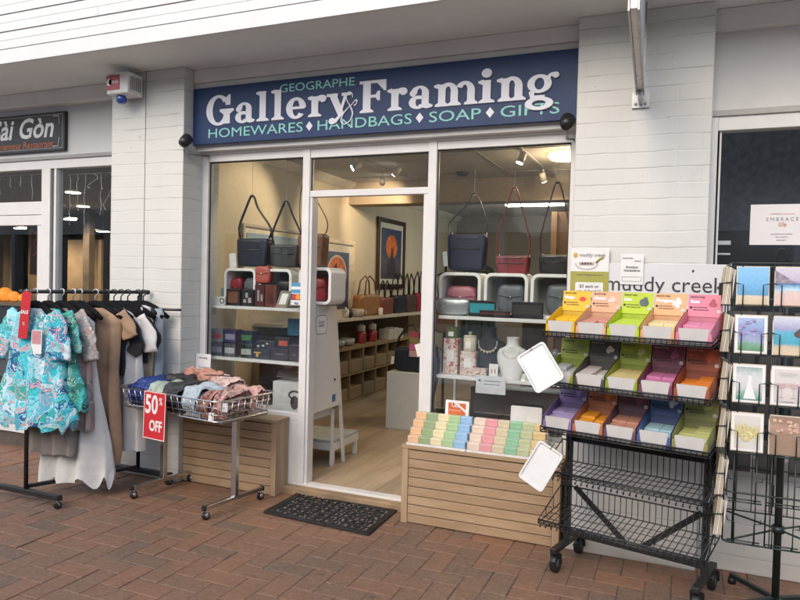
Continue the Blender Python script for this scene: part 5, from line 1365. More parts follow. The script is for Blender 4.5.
def purse(label, cx, z, w, h, d, mat, y=4.38, cat='purse', seed=1, flap=None):
    t = T('purse', label, cat, (cx, y, z), 'purses set out in the windows')
    MB().soft((cx, y, z + h / 2), (w, d, h), 0, seed, .05, .42).build('body', mat, t)
    b = MB(); b.tube([(cx - w * .42, y - d * .5, z + h * .62), (cx, y - d * .56, z + h * .56), (cx + w * .42, y - d * .5, z + h * .62)], .0035, 6); b.build('flap_edge', flap or mat, t)
    MB().ball((cx, y - d * .55, z + h * .55), (.008, .004, .008)).build('clasp', CHROME, t)
    return t
LR = M('red_leather', (.24, .022, .028), .4, var=.15, bump=.001, bscale=80); LN = M('navy_leather', (.014, .019, .034), .42, var=.2, bump=.001, bscale=80)
LB = M('brown_leather', (.17, .075, .038), .42, var=.2, bump=.001, bscale=80); LK = M('black_leather', (.012, .011, .011), .4, var=.2, bump=.001, bscale=80)
LTAN = M('tan_leather', (.30, .145, .055), .45, var=.15); LPINK = M('rose_leather', (.42, .16, .19), .4, var=.1); LSIL = M('silver_leather', (.42, .44, .45), .3, .55, var=.15, bump=.002, bscale=30); LGR = M('grey_leather', (.11, .125, .14), .42, var=.15)
purse('red purse inside the first crate of the left window', -3.19, 1.31, .11, .19, .10, LR, seed=2); purse('grey purse inside the first crate of the left window', -3.05, 1.31, .14, .19, .10, LGR, seed=3)
purse('black purse inside the second crate of the left window', -2.77, 1.31, .15, .18, .10, LK, seed=4); purse('crimson purse in the crate on the tall cabinet', -2.475, 1.342, .15, .17, .10, LR, seed=5)
purse('rose purse inside the leftmost crate of the right window', -1.37, 1.31, .20, .17, .10, LPINK, seed=6); purse('slate grey purse inside the middle crate of the right window', -1.03, 1.31, .18, .19, .10, LGR, seed=7)
purse('slate grey round purse inside the crate near the right pier', -.71, 1.31, .18, .20, .10, LGR, seed=8)
purse('coral red pouch standing on the second crate of the left window', -2.905, 1.46, .13, .13, .08, M('coral_leather', (.42, .09, .07), .4, var=.12), y=4.30, seed=9)

def hanging_bag(label, cx, z, w, h, d, mat, top, y, seed, tag_=None, lean=0.0, cat='handbag', panel_=None, sw=.007):
    t = T('handbag', label, cat, (cx, y, z), 'handbags with straps drawn up in the windows')
    b = MB(); b.soft((cx, y, z + h / 2), (w, d, h), 0, seed, .03, .20, taper=.05); b.build('body', mat, t)
    f = -d * .5 - .004
    b = MB(); b.tube([(cx - w * .50, y + f * .5, z + h * .90), (cx - w * .25, y + f, z + h * .885), (cx + w * .25, y + f, z + h * .885), (cx + w * .50, y + f * .5, z + h * .90)], .0032, 5)
    b.tube([(cx - w * .40, y + f, z + h * .60), (cx + w * .38, y + f, z + h * .59)], .0028, 5); b.build('zip', M('zip_grey', (.16, .155, .15), .35, .7), t)
    b = MB()
    for s_ in (-1, 1): b.tube([(cx + s_ * w * .44, y + f * .9, z + h * .06), (cx + s_ * w * .46, y + f * .95, z + h * .5), (cx + s_ * w * .475, y + f * .8, z + h * .88)], .0025, 5)
    b.build('seam', mat, t)
    for s_ in (-1, 1): MB().tube([(cx + s_ * w * .47 + .010 * math.cos(R(a_)), y, z + h * .985 + .012 * math.sin(R(a_))) for a_ in range(0, 360, 40)], .0025, 5, True).build('strap_ring', CHROME, t)
    b = MB(); tx, tz = top
    L_ = [V((cx - w * .47, y, z + h)), V((cx - w * .50, y - .02, z + h * 1.02 + (tz - z - h) * .25)), V((tx - .045, y - .012, z + h + (tz - z - h) * .72)), V((tx - .016, y, tz - .012)), V((tx, y, tz)), V((tx + .016, y + .006, tz - .012)), V((tx + .05 + lean, y + .012, z + h + (tz - z - h) * .70)), V((cx + w * .49, y + .012, z + h * 1.02 + (tz - z - h) * .22)), V((cx + w * .47, y, z + h))]
    P_ = []
    for i_ in range(len(L_) - 1):
        p0, p1, p2, p3 = L_[max(0, i_ - 1)], L_[i_], L_[i_ + 1], L_[min(len(L_) - 1, i_ + 2)]
        for q_ in range(4):
            u_ = q_ / 4; P_.append(.5 * ((2 * p1) + (p2 - p0) * u_ + (2 * p0 - 5 * p1 + 4 * p2 - p3) * u_ * u_ + (3 * p1 - p0 - 3 * p2 + p3) * u_ ** 3))
    P_.append(L_[-1]); b.tube(P_, sw * .8, 8, flat=(.55, 1.7, 1)); b.build('strap', panel_ or LK, t)
    b = MB(); b.tube([(tx, y, tz - .006), (tx, y + .005, 2.70)], .0014, 4).tube([(tx - .012, y, tz - .008), (tx, y, tz - .014), (tx + .012, y, tz - .008)], .003, 5); b.build('hanging_wire', CLEARP, t)
    if tag_: b = MB(); b.prism(rr(tag_[2], tag_[3], .006), (tag_[0], y - d * .55, tag_[1]), V((1, 0, .1)), V((-.1, 0, 1)), (0, .002, 0)); b.build('price_tag', CARDW, t)
    return t
hanging_bag('dark navy tote with pale tag hanging in the left window', -3.035, 1.585, .27, .215, .10, LN, (-3.07, 2.13), 4.36, 11, (-3.20, 1.63, .06, .11), sw=.011)
hanging_bag('charcoal shoulder bag with grey front panel hanging in the left window', -2.75, 1.585, .235, .17, .10, M('charcoal_leather', (.035, .034, .034), .45, var=.2), (-2.765, 2.08), 4.36, 12, sw=.010)
hanging_bag('chestnut brown leather bag on the tall cabinet crate by the door', -2.535, 1.595, .215, .24, .10, LB, (-2.60, 2.26), 4.38, 13, sw=.006, panel_=LB)
hanging_bag('navy crossbody bag hanging at the left of the right window', -1.335, 1.585, .255, .245, .10, M('navy_canvas', (.020, .022, .050), .6, var=.15), (-1.30, 2.10), 4.36, 14, (-1.475, 1.66, .03, .10), sw=.006)
hanging_bag('dark red flap bag hanging in the middle of the right window', -1.025, 1.565, .21, .12, .09, M('dark_red_leather', (.20, .022, .025), .45, var=.15), (-1.03, 2.13), 4.36, 15, panel_=LR, sw=.009)
hanging_bag('black bag with maroon strap hanging near the right pier', -.76, 1.575, .19, .12, .09, LK, (-.76, 2.16), 4.40, 16, panel_=M('maroon_strap', (.10, .03, .035), .5), sw=.010)  # strap's maroon paints in a red reflection; the bag body is added

# --- small wares on the shelves
def ware(name, label, cat, x0, x1, z0, z1, mat, y0=4.24, d=.06, grp=None, face=None, faceid=None):
    t = T(name, label, cat, ((x0 + x1) / 2, y0 + d / 2, z0), grp)
    MB().box(x0, x1, y0, y0 + d, z0, z1).build('box_body', mat, t, .003)
    if face:
        b = MB(); w, h = x1 - x0, z1 - z0
        for (fx, fz, fw, fh) in face: b.prism(rect(fw * w, fh * h, (fx) * w, (fz) * h), (x0, y0 - .001, z0), (1, 0, 0), (0, 0, 1), (0, -.0006, 0))
        b.build('printed_front', faceid, t)
    return t
G1 = 'boxed wares on the upper shelf of the left window'; G2 = 'boxed wares on the lower shelf of the left window'
ws = 1.2865; wl = .8965
mug = T('mug_box', 'small white mug box with a dark ring print on the upper shelf', 'mug box', (-3.28, 4.27, ws), G1)
MB().box(-3.345, -3.215, 4.235, 4.31, ws, ws + .062).build('box_body', CARDW, mug, .003)
MB().ring(ell(.022, .022, -3.24, ws + .032), ell(.013, .013, -3.24, ws + .032), (0, 4.2335, 0), (1, 0, 0), (0, 0, 1), (0, -.001, 0)).build('ring_print', INK, mug)
ware('gift_box', 'small light blue box behind the mug box', 'gift box', -3.325, -3.255, ws, ws + .13, M('light_blue_card', (.22, .36, .44), .5), 4.33, .05, G1)
ware('wallet_box', 'black box with brown wallet picture on the upper shelf', 'wallet box', -3.215, -3.085, ws, ws + .125, LK, 4.25, .06, G1, [(.5, .5, .7, .66)], LB)
ware('wallet_box', 'black box with pale card prints on the upper shelf', 'wallet box', -3.075, -2.965, ws, ws + .125, LK, 4.25, .06, G1, [(.3, .3, .25, .2), (.7, .35, .25, .3), (.45, .65, .22, .3)], M('pale_print', (.34, .33, .31), .5))
ware('wallet_box', 'dark maroon box with pale prints on the upper shelf', 'wallet box', -2.955, -2.87, ws, ws + .165, M('maroon_box', (.07, .016, .016), .4, var=.2), 4.25, .06, G1, [(.4, .5, .2, .5), (.75, .4, .2, .3)], MATS['pale_print'])
ware('wallet_box', 'red brown box standing beside the maroon one on the upper shelf', 'wallet box', -2.865, -2.765, ws, ws + .165, M('red_brown_box', (.12, .03, .02), .4, var=.2), 4.25, .06, G1, [(.6, .3, .5, .35)], MATS['maroon_box'])
fr_ = T('photo_stand', 'small stand with pale card leaning on the upper shelf', 'photo stand', (-2.71, 4.26, ws), G1)
MB().prism(rr(.085, .125, .004), (-2.70, 4.25, ws + .062), (1, .2, 0), (.25, .2, 1), (0, .006, 0)).build('frame', M('bronze_frame', (.20, .17, .10), .4), fr_)
MB().prism(rect(.05, .08), (-2.698, 4.2485, ws + .064), (1, .2, 0), (.25, .2, 1), (0, -.0008, 0)).build('pale_card', CARDW, fr_)
cs = T('card_sticker', 'payment card sticker with overlapping circles on the left window glass', 'sticker', (-2.60, 4.128, 1.21))
c0 = at(296.5, 292, 4.127)
panel('blue_band', c0.x, c0.z + .028, .085, .075, 4.1275, M('sticker_cyan', (.07, .26, .42), .5), cs); panel('grey_band', c0.x, c0.z + .028, .085, .02, 4.1268, PAPER, cs, .0004)
panel('white_band', c0.x, c0.z - .042, .085, .065, 4.1275, PAPER, cs)
panel('dark_band', c0.x, c0.z - .036, .085, .044, 4.1268, M('sticker_navy', (.03, .04, .12), .5), cs, .0004)
for dx, cl in ((-.014, (.55, .03, .02)), (.014, (.66, .26, .02))):
    MB().prism(ell(.020, .020, dx, 0, 20), (c0.x, 4.1262 - (dx > 0) * .0003, c0.z - .036), (1, 0, 0), (0, 0, 1), (0, -.0003, 0)).build('circle', M('circ_%d' % (dx > 0), cl, .5), cs)
panel('bottom_band', c0.x, c0.z - .082, .085, .02, 4.1275, PAPER, cs)
text('VISA', .018, (c0.x, 4.1268, c0.z - .088), M('sticker_blue_ink', (.03, .05, .30), .5), cs, align='CENTER', bold=.0006)
rg = random.Random(5)
tins = [(-3.335, .0, (.05, .06, .10), (.20, .22, .26), 'navy tin with grey picture'), (-3.335, 1, (.16, .20, .25), (.30, .03, .04), 'slate tin with red label, upper'), (-3.215, 0, (.10, .10, .12), (.42, .43, .44), 'black tin with silver label'), (-3.215, 1, (.06, .05, .12), (.24, .26, .36), 'indigo tin with blue grey label, upper'),
        (-3.065, 0, (.03, .04, .03), (.36, .37, .36), 'black green tin with white label'), (-3.065, 1, (.02, .03, .06), (.05, .16, .07), 'dark blue tin with green band, upper')]
for x, up, c, c2, lab in tins:
    z = wl + up * .105
    k = 'tin_%d_%d' % (int(-x * 1000), up)
    t = ware('gift_tin', lab + ' on the lower shelf of the left window', 'tin', x, x + .108, z + .0005, z + .102, M(k, c, .3, .2, var=.2, coat=.4), 4.235, .09, G2, [(.5, .45, .8, .42)], M(k + '_l', c2, .4, var=.25, scale=60))
blk = [(-2.945, .0, .14, .075, 4.235, 'flat black box with orange T mark'), (-2.945, .076, .17, .055, 4.26, 'tilted black card pack with small white prints'), (-2.795, 0, .15, .085, 4.235, 'wide black box beside the orange marked box'), (-2.64, 0, .09, .12, 4.24, 'upright black box near the door end'), (-2.55, 0, .06, .10, 4.25, 'narrow black box at the door end')]
for i, (x, dz, w, h, y, lab) in enumerate(blk):
    z = wl + dz + .0005
    f = {0: [(.25, .62, .42, .14), (.25, .4, .14, .4)], 1: [(.15, .3, .1, .25), (.4, .4, .12, .25), (.6, .7, .1, .2)], 2: [(.5, .55, .5, .12)], 3: [(.5, .4, .4, .1)], 4: None}[i]
    ware('wallet_case', lab + ' on the lower shelf', 'wallet case', x, x + w, z, z + h, M('case_black_%d' % i, (.015 + .006 * i, .015, .016), .4, var=.25), y, .08, G2, f, M('case_mark_%d' % i, ((.60, .32, .03), (.5, .5, .5), (.12, .12, .12), (.1, .1, .1), (.1, .1, .1))[i], .5))
ware('card_pack', 'black pack with red orange picture on the lower shelf', 'card pack', -2.785, -2.66, wl + .0865, wl + .165, LK, 4.27, .05, G2, [(.6, .5, .6, .5)], M('red_orange_print', (.45, .07, .03), .5, var=.3, scale=50))
ware('blue_card', 'teal blue card standing at the back of the lower shelf', 'card', -2.78, -2.66, wl + .17, wl + .30, M('teal_blue', (.02, .13, .22), .5), 4.44, .02, G2)
wb = T('boxed_camera', 'white box with black handle on the base shelf of the left window', 'box', (-2.60, 4.27, .52))
MB().box(-2.76, -2.48, 4.22, 4.45, .523, .745).build('box_body', M('boxed_white', (.52, .52, .51), .5), wb, .004)
MB().prism(ell(.035, .05, -2.57, .60, 16), (0, 4.2185, 0), (1, 0, 0), (0, 0, 1), (0, -.001, 0)).ring(ell(.055, .035, -2.57, .655, 20), ell(.04, .022, -2.57, .655, 20), (0, 4.2185, 0), (1, 0, 0), (0, 0, 1), (0, -.0012, 0)).build('handle_print', INK, wb)
ware('black_case', 'plain black case at the back of the base shelf in the left window', 'case', -3.02, -2.80, .523, .86, LK, 4.42, .1)
sm_frame = T('small_frame', 'dark framed picture leaning flat behind the white box', 'picture', (-2.6, 4.3, .76))
b = MB(); b.prism(rect(.30, .05), (-2.62, 4.3, .775), (1, 0, -.12), (.1, .6, 1), (0, .01, 0)); b.build('frame', LK, sm_frame)

# right window wares
G3 = 'wares on the upper shelf of the right window'; G4 = 'wares on the lower shelf of the right window'
t = T('cushion_bag', 'silver cushion shaped clutch at the left of the upper shelf', 'clutch', (-1.40, 4.27, ws), G3)
MB().soft((-1.395, 4.275, ws + .058), (.235, .085, .115), 0, 21, .06, .5).build('body', LSIL, t); MB().tube([(-1.50, 4.255, ws + .105), (-1.40, 4.24, ws + .098), (-1.29, 4.255, ws + .106)], .003, 5).build('zip', CHROME, t)
def wallet(label, x0, x1, z1, mat, inner, y=4.225):
    t = T('wallet', label, 'wallet', ((x0 + x1) / 2, y, ws), G3)
    MB().box(x0, x1, y, y + .012, ws, ws + z1).build('cover', mat, t, .003); MB().box(x0 + .002, x1 - .002, y + .02, y + .085, ws, ws + .02).build('base_flap', mat, t, .003)
    b = MB(); b.box(x0 + .008, x1 - .008, y - .0025, y - .0005, ws + .022, ws + z1 - .02); b.build('lining', inner, t)
wallet('teal lined black wallet standing open on the upper shelf', -1.285, -1.105, .105, LK, M('teal_lining', (.02, .26, .30), .5, var=.1), 4.25)
wallet('low wallet with red lining in the middle of the upper shelf', -1.20, -1.0, .045, LK, M('red_lining', (.40, .04, .03), .5, var=.1), 4.205)
wallet('plain black wallet standing open at the right of the upper shelf', -1.0, -.80, .105, LK, M('black_lining', (.03, .028, .028), .5), 4.25)
FLOR = print_fabric('floral_box', [(.60, .55, .48), (.62, .58, .52), (.42, .07, .05), (.60, .56, .50), (.30, .10, .06), (.58, .54, .50), (.45, .22, .15)], 30, 2)
def candle(label, cx, zbase, r, h, mat, lid=None):
    t = T('candle', label, 'candle', (cx, 4.30, zbase), G4)
    MB().lathe([(r * .96, 0), (r, .004), (r, h), (r * .9, h), (r * .88, h - .008), (0.001, h - .008)], (cx, 4.30, zbase), 24).build('jar', mat, t)
    MB().lathe([(r * 1.02, 0), (r * 1.02, .008), (.006, .010), (.006, .016), (.012, .022), (.012, .03), (.002, .034)], (cx, 4.30, zbase + h), 20).build('lid', lid or mat, t)
    MB().prism(rect(r * .9, h * .45), (cx, 4.30 - r - .0008, zbase + h * .45), (1, 0, 0), (0, 0, 1), (0, -.0006, 0)).build('paper_label', PAPER, t)
ware('floral_box', 'tall red flowered box at the left of the lower shelf', 'gift box', -1.455, -1.355, wl, wl + .235, FLOR, 4.26, .09, G4); panel('box_label', -1.405, wl + .12, .05, .075, 4.2592, PAPER, [o for o in bpy.data.objects if o.name.startswith('floral_box')][-1])
candle('green glass candle on the tall flowered box', -1.405, wl + .2355, .040, .065, M('green_glass', (.10, .14, .04), .15, coat=.6))
ware('floral_box', 'middle red flowered box under the cream candle', 'gift box', -1.335, -1.23, wl, wl + .155, FLOR, 4.255, .09, G4); panel('box_label', -1.283, wl + .08, .05, .06, 4.2542, PAPER, [o for o in bpy.data.objects if o.name.startswith('floral_box')][-1])
candle('cream candle jar on the middle flowered box', -1.283, wl + .1555, .043, .095, M('cream_wax', (.58, .52, .40), .4))
ware('floral_box', 'small low flowered box in front on the lower shelf', 'gift box', -1.235, -1.145, wl, wl + .055, FLOR, 4.215, .05, G4)
def bust(label, cx, mat, w, h, y, chain):
    t = T('necklace_bust', label, 'necklace bust', (cx, y, wl), G4)
    prof = [(0, .30), (.10, .34), (.22, .40), (.38, .47), (.52, .5), (.62, .49), (.70, .42), (.76, .26), (.80, .20), (.88, .18), (.95, .185), (1, .20)]
    b = MB()
    def fn(u, v):
        f = v * (len(prof) - 1); i = min(int(f), len(prof) - 2); k = f - i
        zz = prof[i][0] + (prof[i + 1][0] - prof[i][0]) * k; ww = prof[i][1] + (prof[i + 1][1] - prof[i][1]) * k
        a = 2 * math.pi * u
        return V((cx + math.cos(a) * ww * w, y + math.sin(a) * min(ww * w, .045) + .05 * (zz - .6) * (1 if zz < .6 else -.4), wl + zz * h))
    b.grid(fn, 28, 30, True); b.build('stand', mat, t)
    b = MB(); pts = [(cx + w * .27 * math.cos(R(a)), y - .052 - .004 * abs(math.cos(R(a))), wl + h * (.70 + .20 * (math.sin(R(a)))) ) for a in range(170, 371, 20)]
    b.tube(pts, .0035 if chain else .0015, 5)
    if chain:
        for p in pts[2:-2]: b.ball((p[0], p[1] - .004, p[2] - .006), .0085, 8, 6)
    b.build('necklace', M('pearl_gold', (.55, .46, .33), .3, .3) if chain else CHROME, t)
bust('charcoal necklace bust wearing a chunky pale necklace', -1.165, M('bust_charcoal', (.028, .032, .038), .75, var=.15), .235, .315, 4.36, True)
bust('white necklace bust with a fine chain', -.99, M('bust_white', (.62, .61, .58), .6, var=.04), .205, .265, 4.28, False)
ware('earring_card', 'small white card holding two orange earrings on the lower shelf', 'earring card', -1.125, -1.065, wl, wl + .092, CARDW, 4.205, .006, G4, [(.32, .5, .12, .3), (.68, .5, .12, .3)], M('earring_amber', (.45, .18, .06), .4))
for k, (x0, x1, h, y, lab) in enumerate(((-.90, -.80, .05, 4.24, 'pale green low box at the right of the lower shelf'), (-.79, -.68, .09, 4.30, 'cream candle box at the right end of the lower shelf'), (-.72, -.65, .17, 4.36, 'light teal box in the right rear corner of the lower shelf'))):
    ware('gift_box', lab, 'gift box', x0, x1, wl, wl + h, M('pale_box_%d' % k, ((.42, .47, .38), (.55, .50, .40), (.25, .38, .42))[k], .5), y, .07, G4)
for k, x in enumerate((-.87, -.80, -.745)):
    t = T('jewel_stand', 'little clear %s stand behind the boxes on the lower shelf' % ('left', 'centre', 'right')[k], 'stand', (x, 4.42, wl), G4)
    MB().lathe([(.03, 0), (.03, .006), (.006, .01), (.006, .13), (.03, .15), (.034, .17), (.012, .19)], (x, 4.42, wl), 16).build('stem', M('smoked_clear', (.20, .20, .19), .15, coat=.5), t)
sgn = T('shelf_notice', 'white printed notice hanging below the lower shelf of the right window', 'notice', (-1.1, 4.19, .80))
c0 = at(490.5, 385, 4.185)
MB().prism(rect(.195, .115), c0, (1, 0, 0), (0, 0, 1), (0, .002, 0)).build('card', M('notice_white', (.58, .59, .61), .5), sgn)
MB().prism([(-.018, 0), (.0, .012), (-.004, .002), (.016, 0), (-.004, -.002), (0, -.012)], c0 + V((-.065, -.001, .025)), (1, 0, 0), (0, 0, 1), (0, -.0006, 0)).build('arrow_mark', INK, sgn)
for k, s_ in enumerate(('handmade jewellery', 'please ask for sizes')): text(s_, .013, c0 + V((-.04, -.0015, .022 - .022 * k)), GREY, sgn)
ware('dark_case', 'dark low chest under the right window shelves', 'chest', -1.30, -.70, .523, .80, M('dark_chest', (.03, .031, .034), .5, var=.2), 4.40, .2)
bk = MB(); bk.tube([(-1.05, 4.22, .525), (-1.06, 4.22, .64), (-1.0, 4.22, .70), (-.96, 4.22, .66)], .006, 6); tag(bk.build('cable', BLACK), 'black cable rising behind the promotional cards', 'cable')

# ================================================================== INSIDE THE SHOP
def framed(label, y0, y1, z0, z1, fmat, fw, mount, mk, grp='framed pictures on the left shop wall'):
    t = T('framed_picture', label, 'picture', (-3.88, (y0 + y1) / 2, z0), grp)
    cy, cz, w, h = (y0 + y1) / 2, (z0 + z1) / 2, y1 - y0, z1 - z0
    MB().ring(rect(w, h, cy, cz), rect(w - 2 * fw, h - 2 * fw, cy, cz), (-3.895, 0, 0), (0, 1, 0), (0, 0, 1), (.035, 0, 0)).build('frame', fmat, t, .004)
    MB().prism(rect(w - 2 * fw, h - 2 * fw, cy, cz), (-3.885, 0, 0), (0, 1, 0), (0, 0, 1), (.004, 0, 0)).build('mount', M('mount_white', (.62, .58, .50), .6), t)
    pw, ph = w - 2 * fw - 2 * mount, h - 2 * fw - 2.2 * mount
    mk(t, cy, cz, pw, ph)
    return t
def sun_picture(t, cy, cz, w, h):
    MB().prism(rect(w, h, cy, cz), (-3.878, 0, 0), (0, 1, 0), (0, 0, 1), (.002, 0, 0)).build('night_sky', art('night_sky', ((0, (.055, .055, .07)), (.3, (.10, .09, .11)), (.5, (.05, .07, .13)), (1, (.035, .055, .125))), 4, True, .1), t)
    MB().prism(ell(w * .28, h * .24, cy, cz + h * .14, 30), (-3.8755, 0, 0), (0, 1, 0), (0, 0, 1), (.001, 0, 0)).build('orange_moon', M('moon_orange', (.62, .16, .03), .5, var=.35, scale=9), t)
    MB().prism([(-w * .2, -h * .44), (w * .24, -h * .44), (w * .2, -h * .2), (w * .08, -h * .05), (w * .06, h * .1), (-w * .02, h * .12), (-w * .04, -h * .04), (-w * .18, -h * .2)], (-3.874, cy, cz), (0, 1, 0), (0, 0, 1), (.001, 0, 0)).build('dark_figure', M('figure_dark', (.045, .03, .035), .6, var=.3), t)
def oval_picture(t, cy, cz, w, h):
    fy, fz = cy, cz
    MB().prism(rect(w, h, cy, cz), (-3.878, 0, 0), (0, 1, 0), (0, 0, 1), (.002, 0, 0)).build('blue_field', art('blue_field', ((0, (.09, .10, .16)), (.4, (.05, .08, .17)), (1, (.06, .09, .16))), 4, True, .2), t)
    cy += w * .12; cz += h * .12
    MB().ring(ell(w * .31, h * .33, cy, cz, 30), ell(w * .27, h * .29, cy, cz, 30), (-3.8755, 0, 0), (0, 1, 0), (0, 0, 1), (.001, 0, 0)).build('pale_halo', M('halo', (.55, .44, .33), .6), t)
    MB().prism(ell(w * .27, h * .29, cy, cz, 30), (-3.8755, 0, 0), (0, 1, 0), (0, 0, 1), (.0008, 0, 0)).build('orange_oval', M('oval_orange', (.58, .16, .04), .5, var=.4, scale=8), t)
    MB().prism([(-w * .17, h * .05), (-w * .02, h * .2), (-.0, -h * .02), (w * .05, -h * .22), (-w * .05, -h * .12)], (-3.8738, cy, cz), (0, 1, 0), (0, 0, 1), (.001, 0, 0)).build('dark_shape', MATS['figure_dark'], t)
def sea_picture(t, cy, cz, w, h):
    MB().prism(rect(w, h, cy, cz), (-3.878, 0, 0), (0, 1, 0), (0, 0, 1), (.002, 0, 0)).build('sea_view', art('sea_view', ((0, (.30, .27, .18)), (.22, (.25, .32, .32)), (.35, (.10, .24, .34)), (.55, (.14, .28, .40)), (.6, (.40, .46, .50)), (1, (.22, .33, .48))), 4, True, .05), t)
framed('black framed print of an orange moon over a dark figure on the left wall', 8.44, 9.42, 1.40, 2.385, M('dark_wood_frame', (.035, .02, .013), .4), .06, .07, sun_picture)
framed('white framed print with an orange oval leaning beside the doorway', 6.62, 7.74, .99, 1.995, M('ivory_frame', (.62, .54, .40), .45), .055, .09, oval_picture)
framed('pale framed seascape hanging behind the left window bags', 5.35, 6.45, 1.55, 2.02, M('pale_frame', (.40, .36, .29), .5), .03, .05, sea_picture)
# cube shelving along the left wall
cu = T('cube_shelf', 'long oak cube shelf with baskets along the left wall inside', 'shelf', (-3.7, 7.4, .06))
OAK = wood('oak_shelf', (.27, .19, .10), (.37, .27, .155), (4, 1, 4), .5, 4)
yA, yB, xF = 5.6, 9.6, -3.55
b = MB(); b.box(-3.89, xF, yA, yB, .685, .715).box(-3.89, xF - .003, yA, yB, .385, .405).box(-3.89, xF - .003, yA, yB, .06, .085)
n = 11
for k in range(n + 1): y = yA + (yB - yA) * k / n; b.box(-3.89, xF - .005, y - .011, y + .011, .085, .685)
b.build('carcass', OAK, cu)
MB().box(-3.897, -3.89, yA, yB, .06, .69).build('back_board', M('shelf_back_dark', (.06, .04, .025), .7), cu)
MB().box(-3.89, -3.86, yA, yB, .715, 1.02).build('backsplash', M('olive_brown_panel', (.10, .08, .05), .6, var=.1), cu)
MB().box(-3.89, -3.56, yA, yB + 1.0, 1.02, 1.055).build('display_ledge', M('ledge_cream', (.55, .50, .42), .5), cu, .003)
BASK = wood('basket_weave', (.27, .20, .12), (.38, .29, .18), (2, 2, 22), .7, 9)
for r_, z in enumerate((.087, .407)):
    for k in range(n):
        y = yA + (yB - yA) * (k + .5) / n
        o = MB().box(-3.86, xF - .012 + .004 * ((k + r_) % 3), y - .155, y + .155, z, z + .15).build('storage_basket', BASK, None, .01)
        tag(o, 'shallow woven basket in the %s row of the cube shelf, %s cube from the door' % (('lower', 'upper')[r_], ('first', 'second', 'third', 'fourth', 'fifth', 'sixth', 'seventh', 'eighth', 'ninth', 'tenth', 'eleventh')[k]), 'basket', 'woven baskets in the cube shelf')
ct = .7155
for k, (y, lab) in enumerate(((7.62, 'red sweets jar with white lid, nearer the door'), (7.95, 'red sweets jar with white lid, farther from the door'))):
    t = T('sweets_jar', lab, 'jar', (-3.70, y, ct), 'red jars on the cube shelf')
    MB().lathe([(.060, 0), (.066, .01), (.066, .13), (.05, .15)], (-3.70, y, ct), 20).build('jar', M('jar_red', (.30, .03, .04), .3, var=.3, scale=40, coat=.5), t)
    MB().lathe([(.05, 0), (.055, .005), (.055, .07), (.02, .085), (.015, .10)], (-3.70, y, ct + .15), 20).build('lid', M('lid_grey_white', (.50, .50, .48), .4), t)
for k, (y, r, lab) in enumerate(((6.95, .10, 'left clear glass bowl on the cube shelf'), (7.22, .09, 'right clear glass bowl on the cube shelf'))):
    t = tag(MB().lathe([(r * .5, 0), (r * .95, .03), (r, .09), (r * .96, .088), (r * .9, .035), (r * .45, .008)], (-3.68, y, ct), 24).build('glass_bowl', M('bowl_glass', (.32, .34, .34), .1, var=.1, coat=.8)), lab, 'bowl', 'glass bowls on the cube shelf')
for k, (y, h) in enumerate(((8.35, .14), (8.53, .15), (8.70, .13))):
    ware_ = MB().box(-3.75, -3.60, y - .075, y + .075, ct, ct + h).build('white_carton', M('carton_white', (.50, .48, .44), .6), None, .003)
    tag(ware_, '%s small white carton at the far end of the cube shelf' % ('nearest', 'middle', 'farthest')[k], 'carton', 'white cartons on the cube shelf')
def tote(label, y, z, w, h, mat, hmat, seed, hh=.2, x=-3.70):
    t = T('handbag', label, 'handbag', (x, y, z), 'handbags on the ledge of the left wall')
    b = MB(); b.soft((x, y, z + h / 2), (w, .13, h), R(90), seed, .03, .3); b.build('body', mat, t)
    for s in (-1, 1):
        b = MB(); b.tube([(x + s * .05, y - w * .28, z + h * .9), (x + s * .04, y - w * .20, z + h + hh * .7), (x + s * .03, y, z + h + hh), (x + s * .04, y + w * .20, z + h + hh * .7), (x + s * .05, y + w * .28, z + h * .9)], .010, 7); b.build('handle', hmat, t)
    return t
LZ = 1.056
tote('tan leather tote with tall handles on the ledge', 7.78, LZ, .62, .27, LTAN, LB, 31, .24)
tote('russet brown tote beside the tan one on the ledge', 8.33, LZ, .36, .23, M('russet_leather', (.17, .05, .035), .45), LK, 32, .22)
tote('midnight navy tote in the middle of the ledge', 8.78, LZ, .42, .25, LN, LK, 33, .30)
tote('dark brown tote with pink lining on the ledge', 9.20, LZ, .36, .26, M('dark_brown_leather', (.07, .045, .035), .45), LK, 34, .30)
tote('crimson tote farthest along the ledge', 9.62, LZ, .40, .28, M('crimson_leather', (.28, .02, .035), .45), LK, 35, .32)
t = T('ornament', 'small black and white panda ornament on the ledge', 'ornament', (-3.62, 7.05, LZ)); MB().ball((-3.62, 7.05, LZ + .055), (.05, .05, .055)).ball((-3.61, 7.0, LZ + .10), .03).build('body', M('ornament_white', (.6, .6, .58), .4), t); MB().ball((-3.575, 7.07, LZ + .05), (.03, .035, .05)).ball((-3.60, 6.96, LZ + .12), .013).ball((-3.60, 7.03, LZ + .125), .013).build('patches', BLACK, t)
t = T('cup', 'pale printed cup beside the panda ornament', 'cup', (-3.62, 7.36, LZ)); MB().lathe([(.05, 0), (.07, .01), (.075, .10), (.07, .10), (.06, .015)], (-3.62, 7.36, LZ), 20).build('bowl', M('cup_grey', (.40, .37, .36), .4, var=.25, scale=60), t); MB().tube([(-3.55, 7.39, LZ + .08), (-3.52, 7.41, LZ + .06), (-3.55, 7.39, LZ + .03)], .008, 6).build('handle', MATS['cup_grey'], t)
tag(MB().lathe([(.03, 0), (.032, .01), (.032, .09), (.02, .10)], (-3.60, 7.98, LZ), 16).build('candle_pot', CARDW), 'small white pot in front of the tan tote', 'pot')
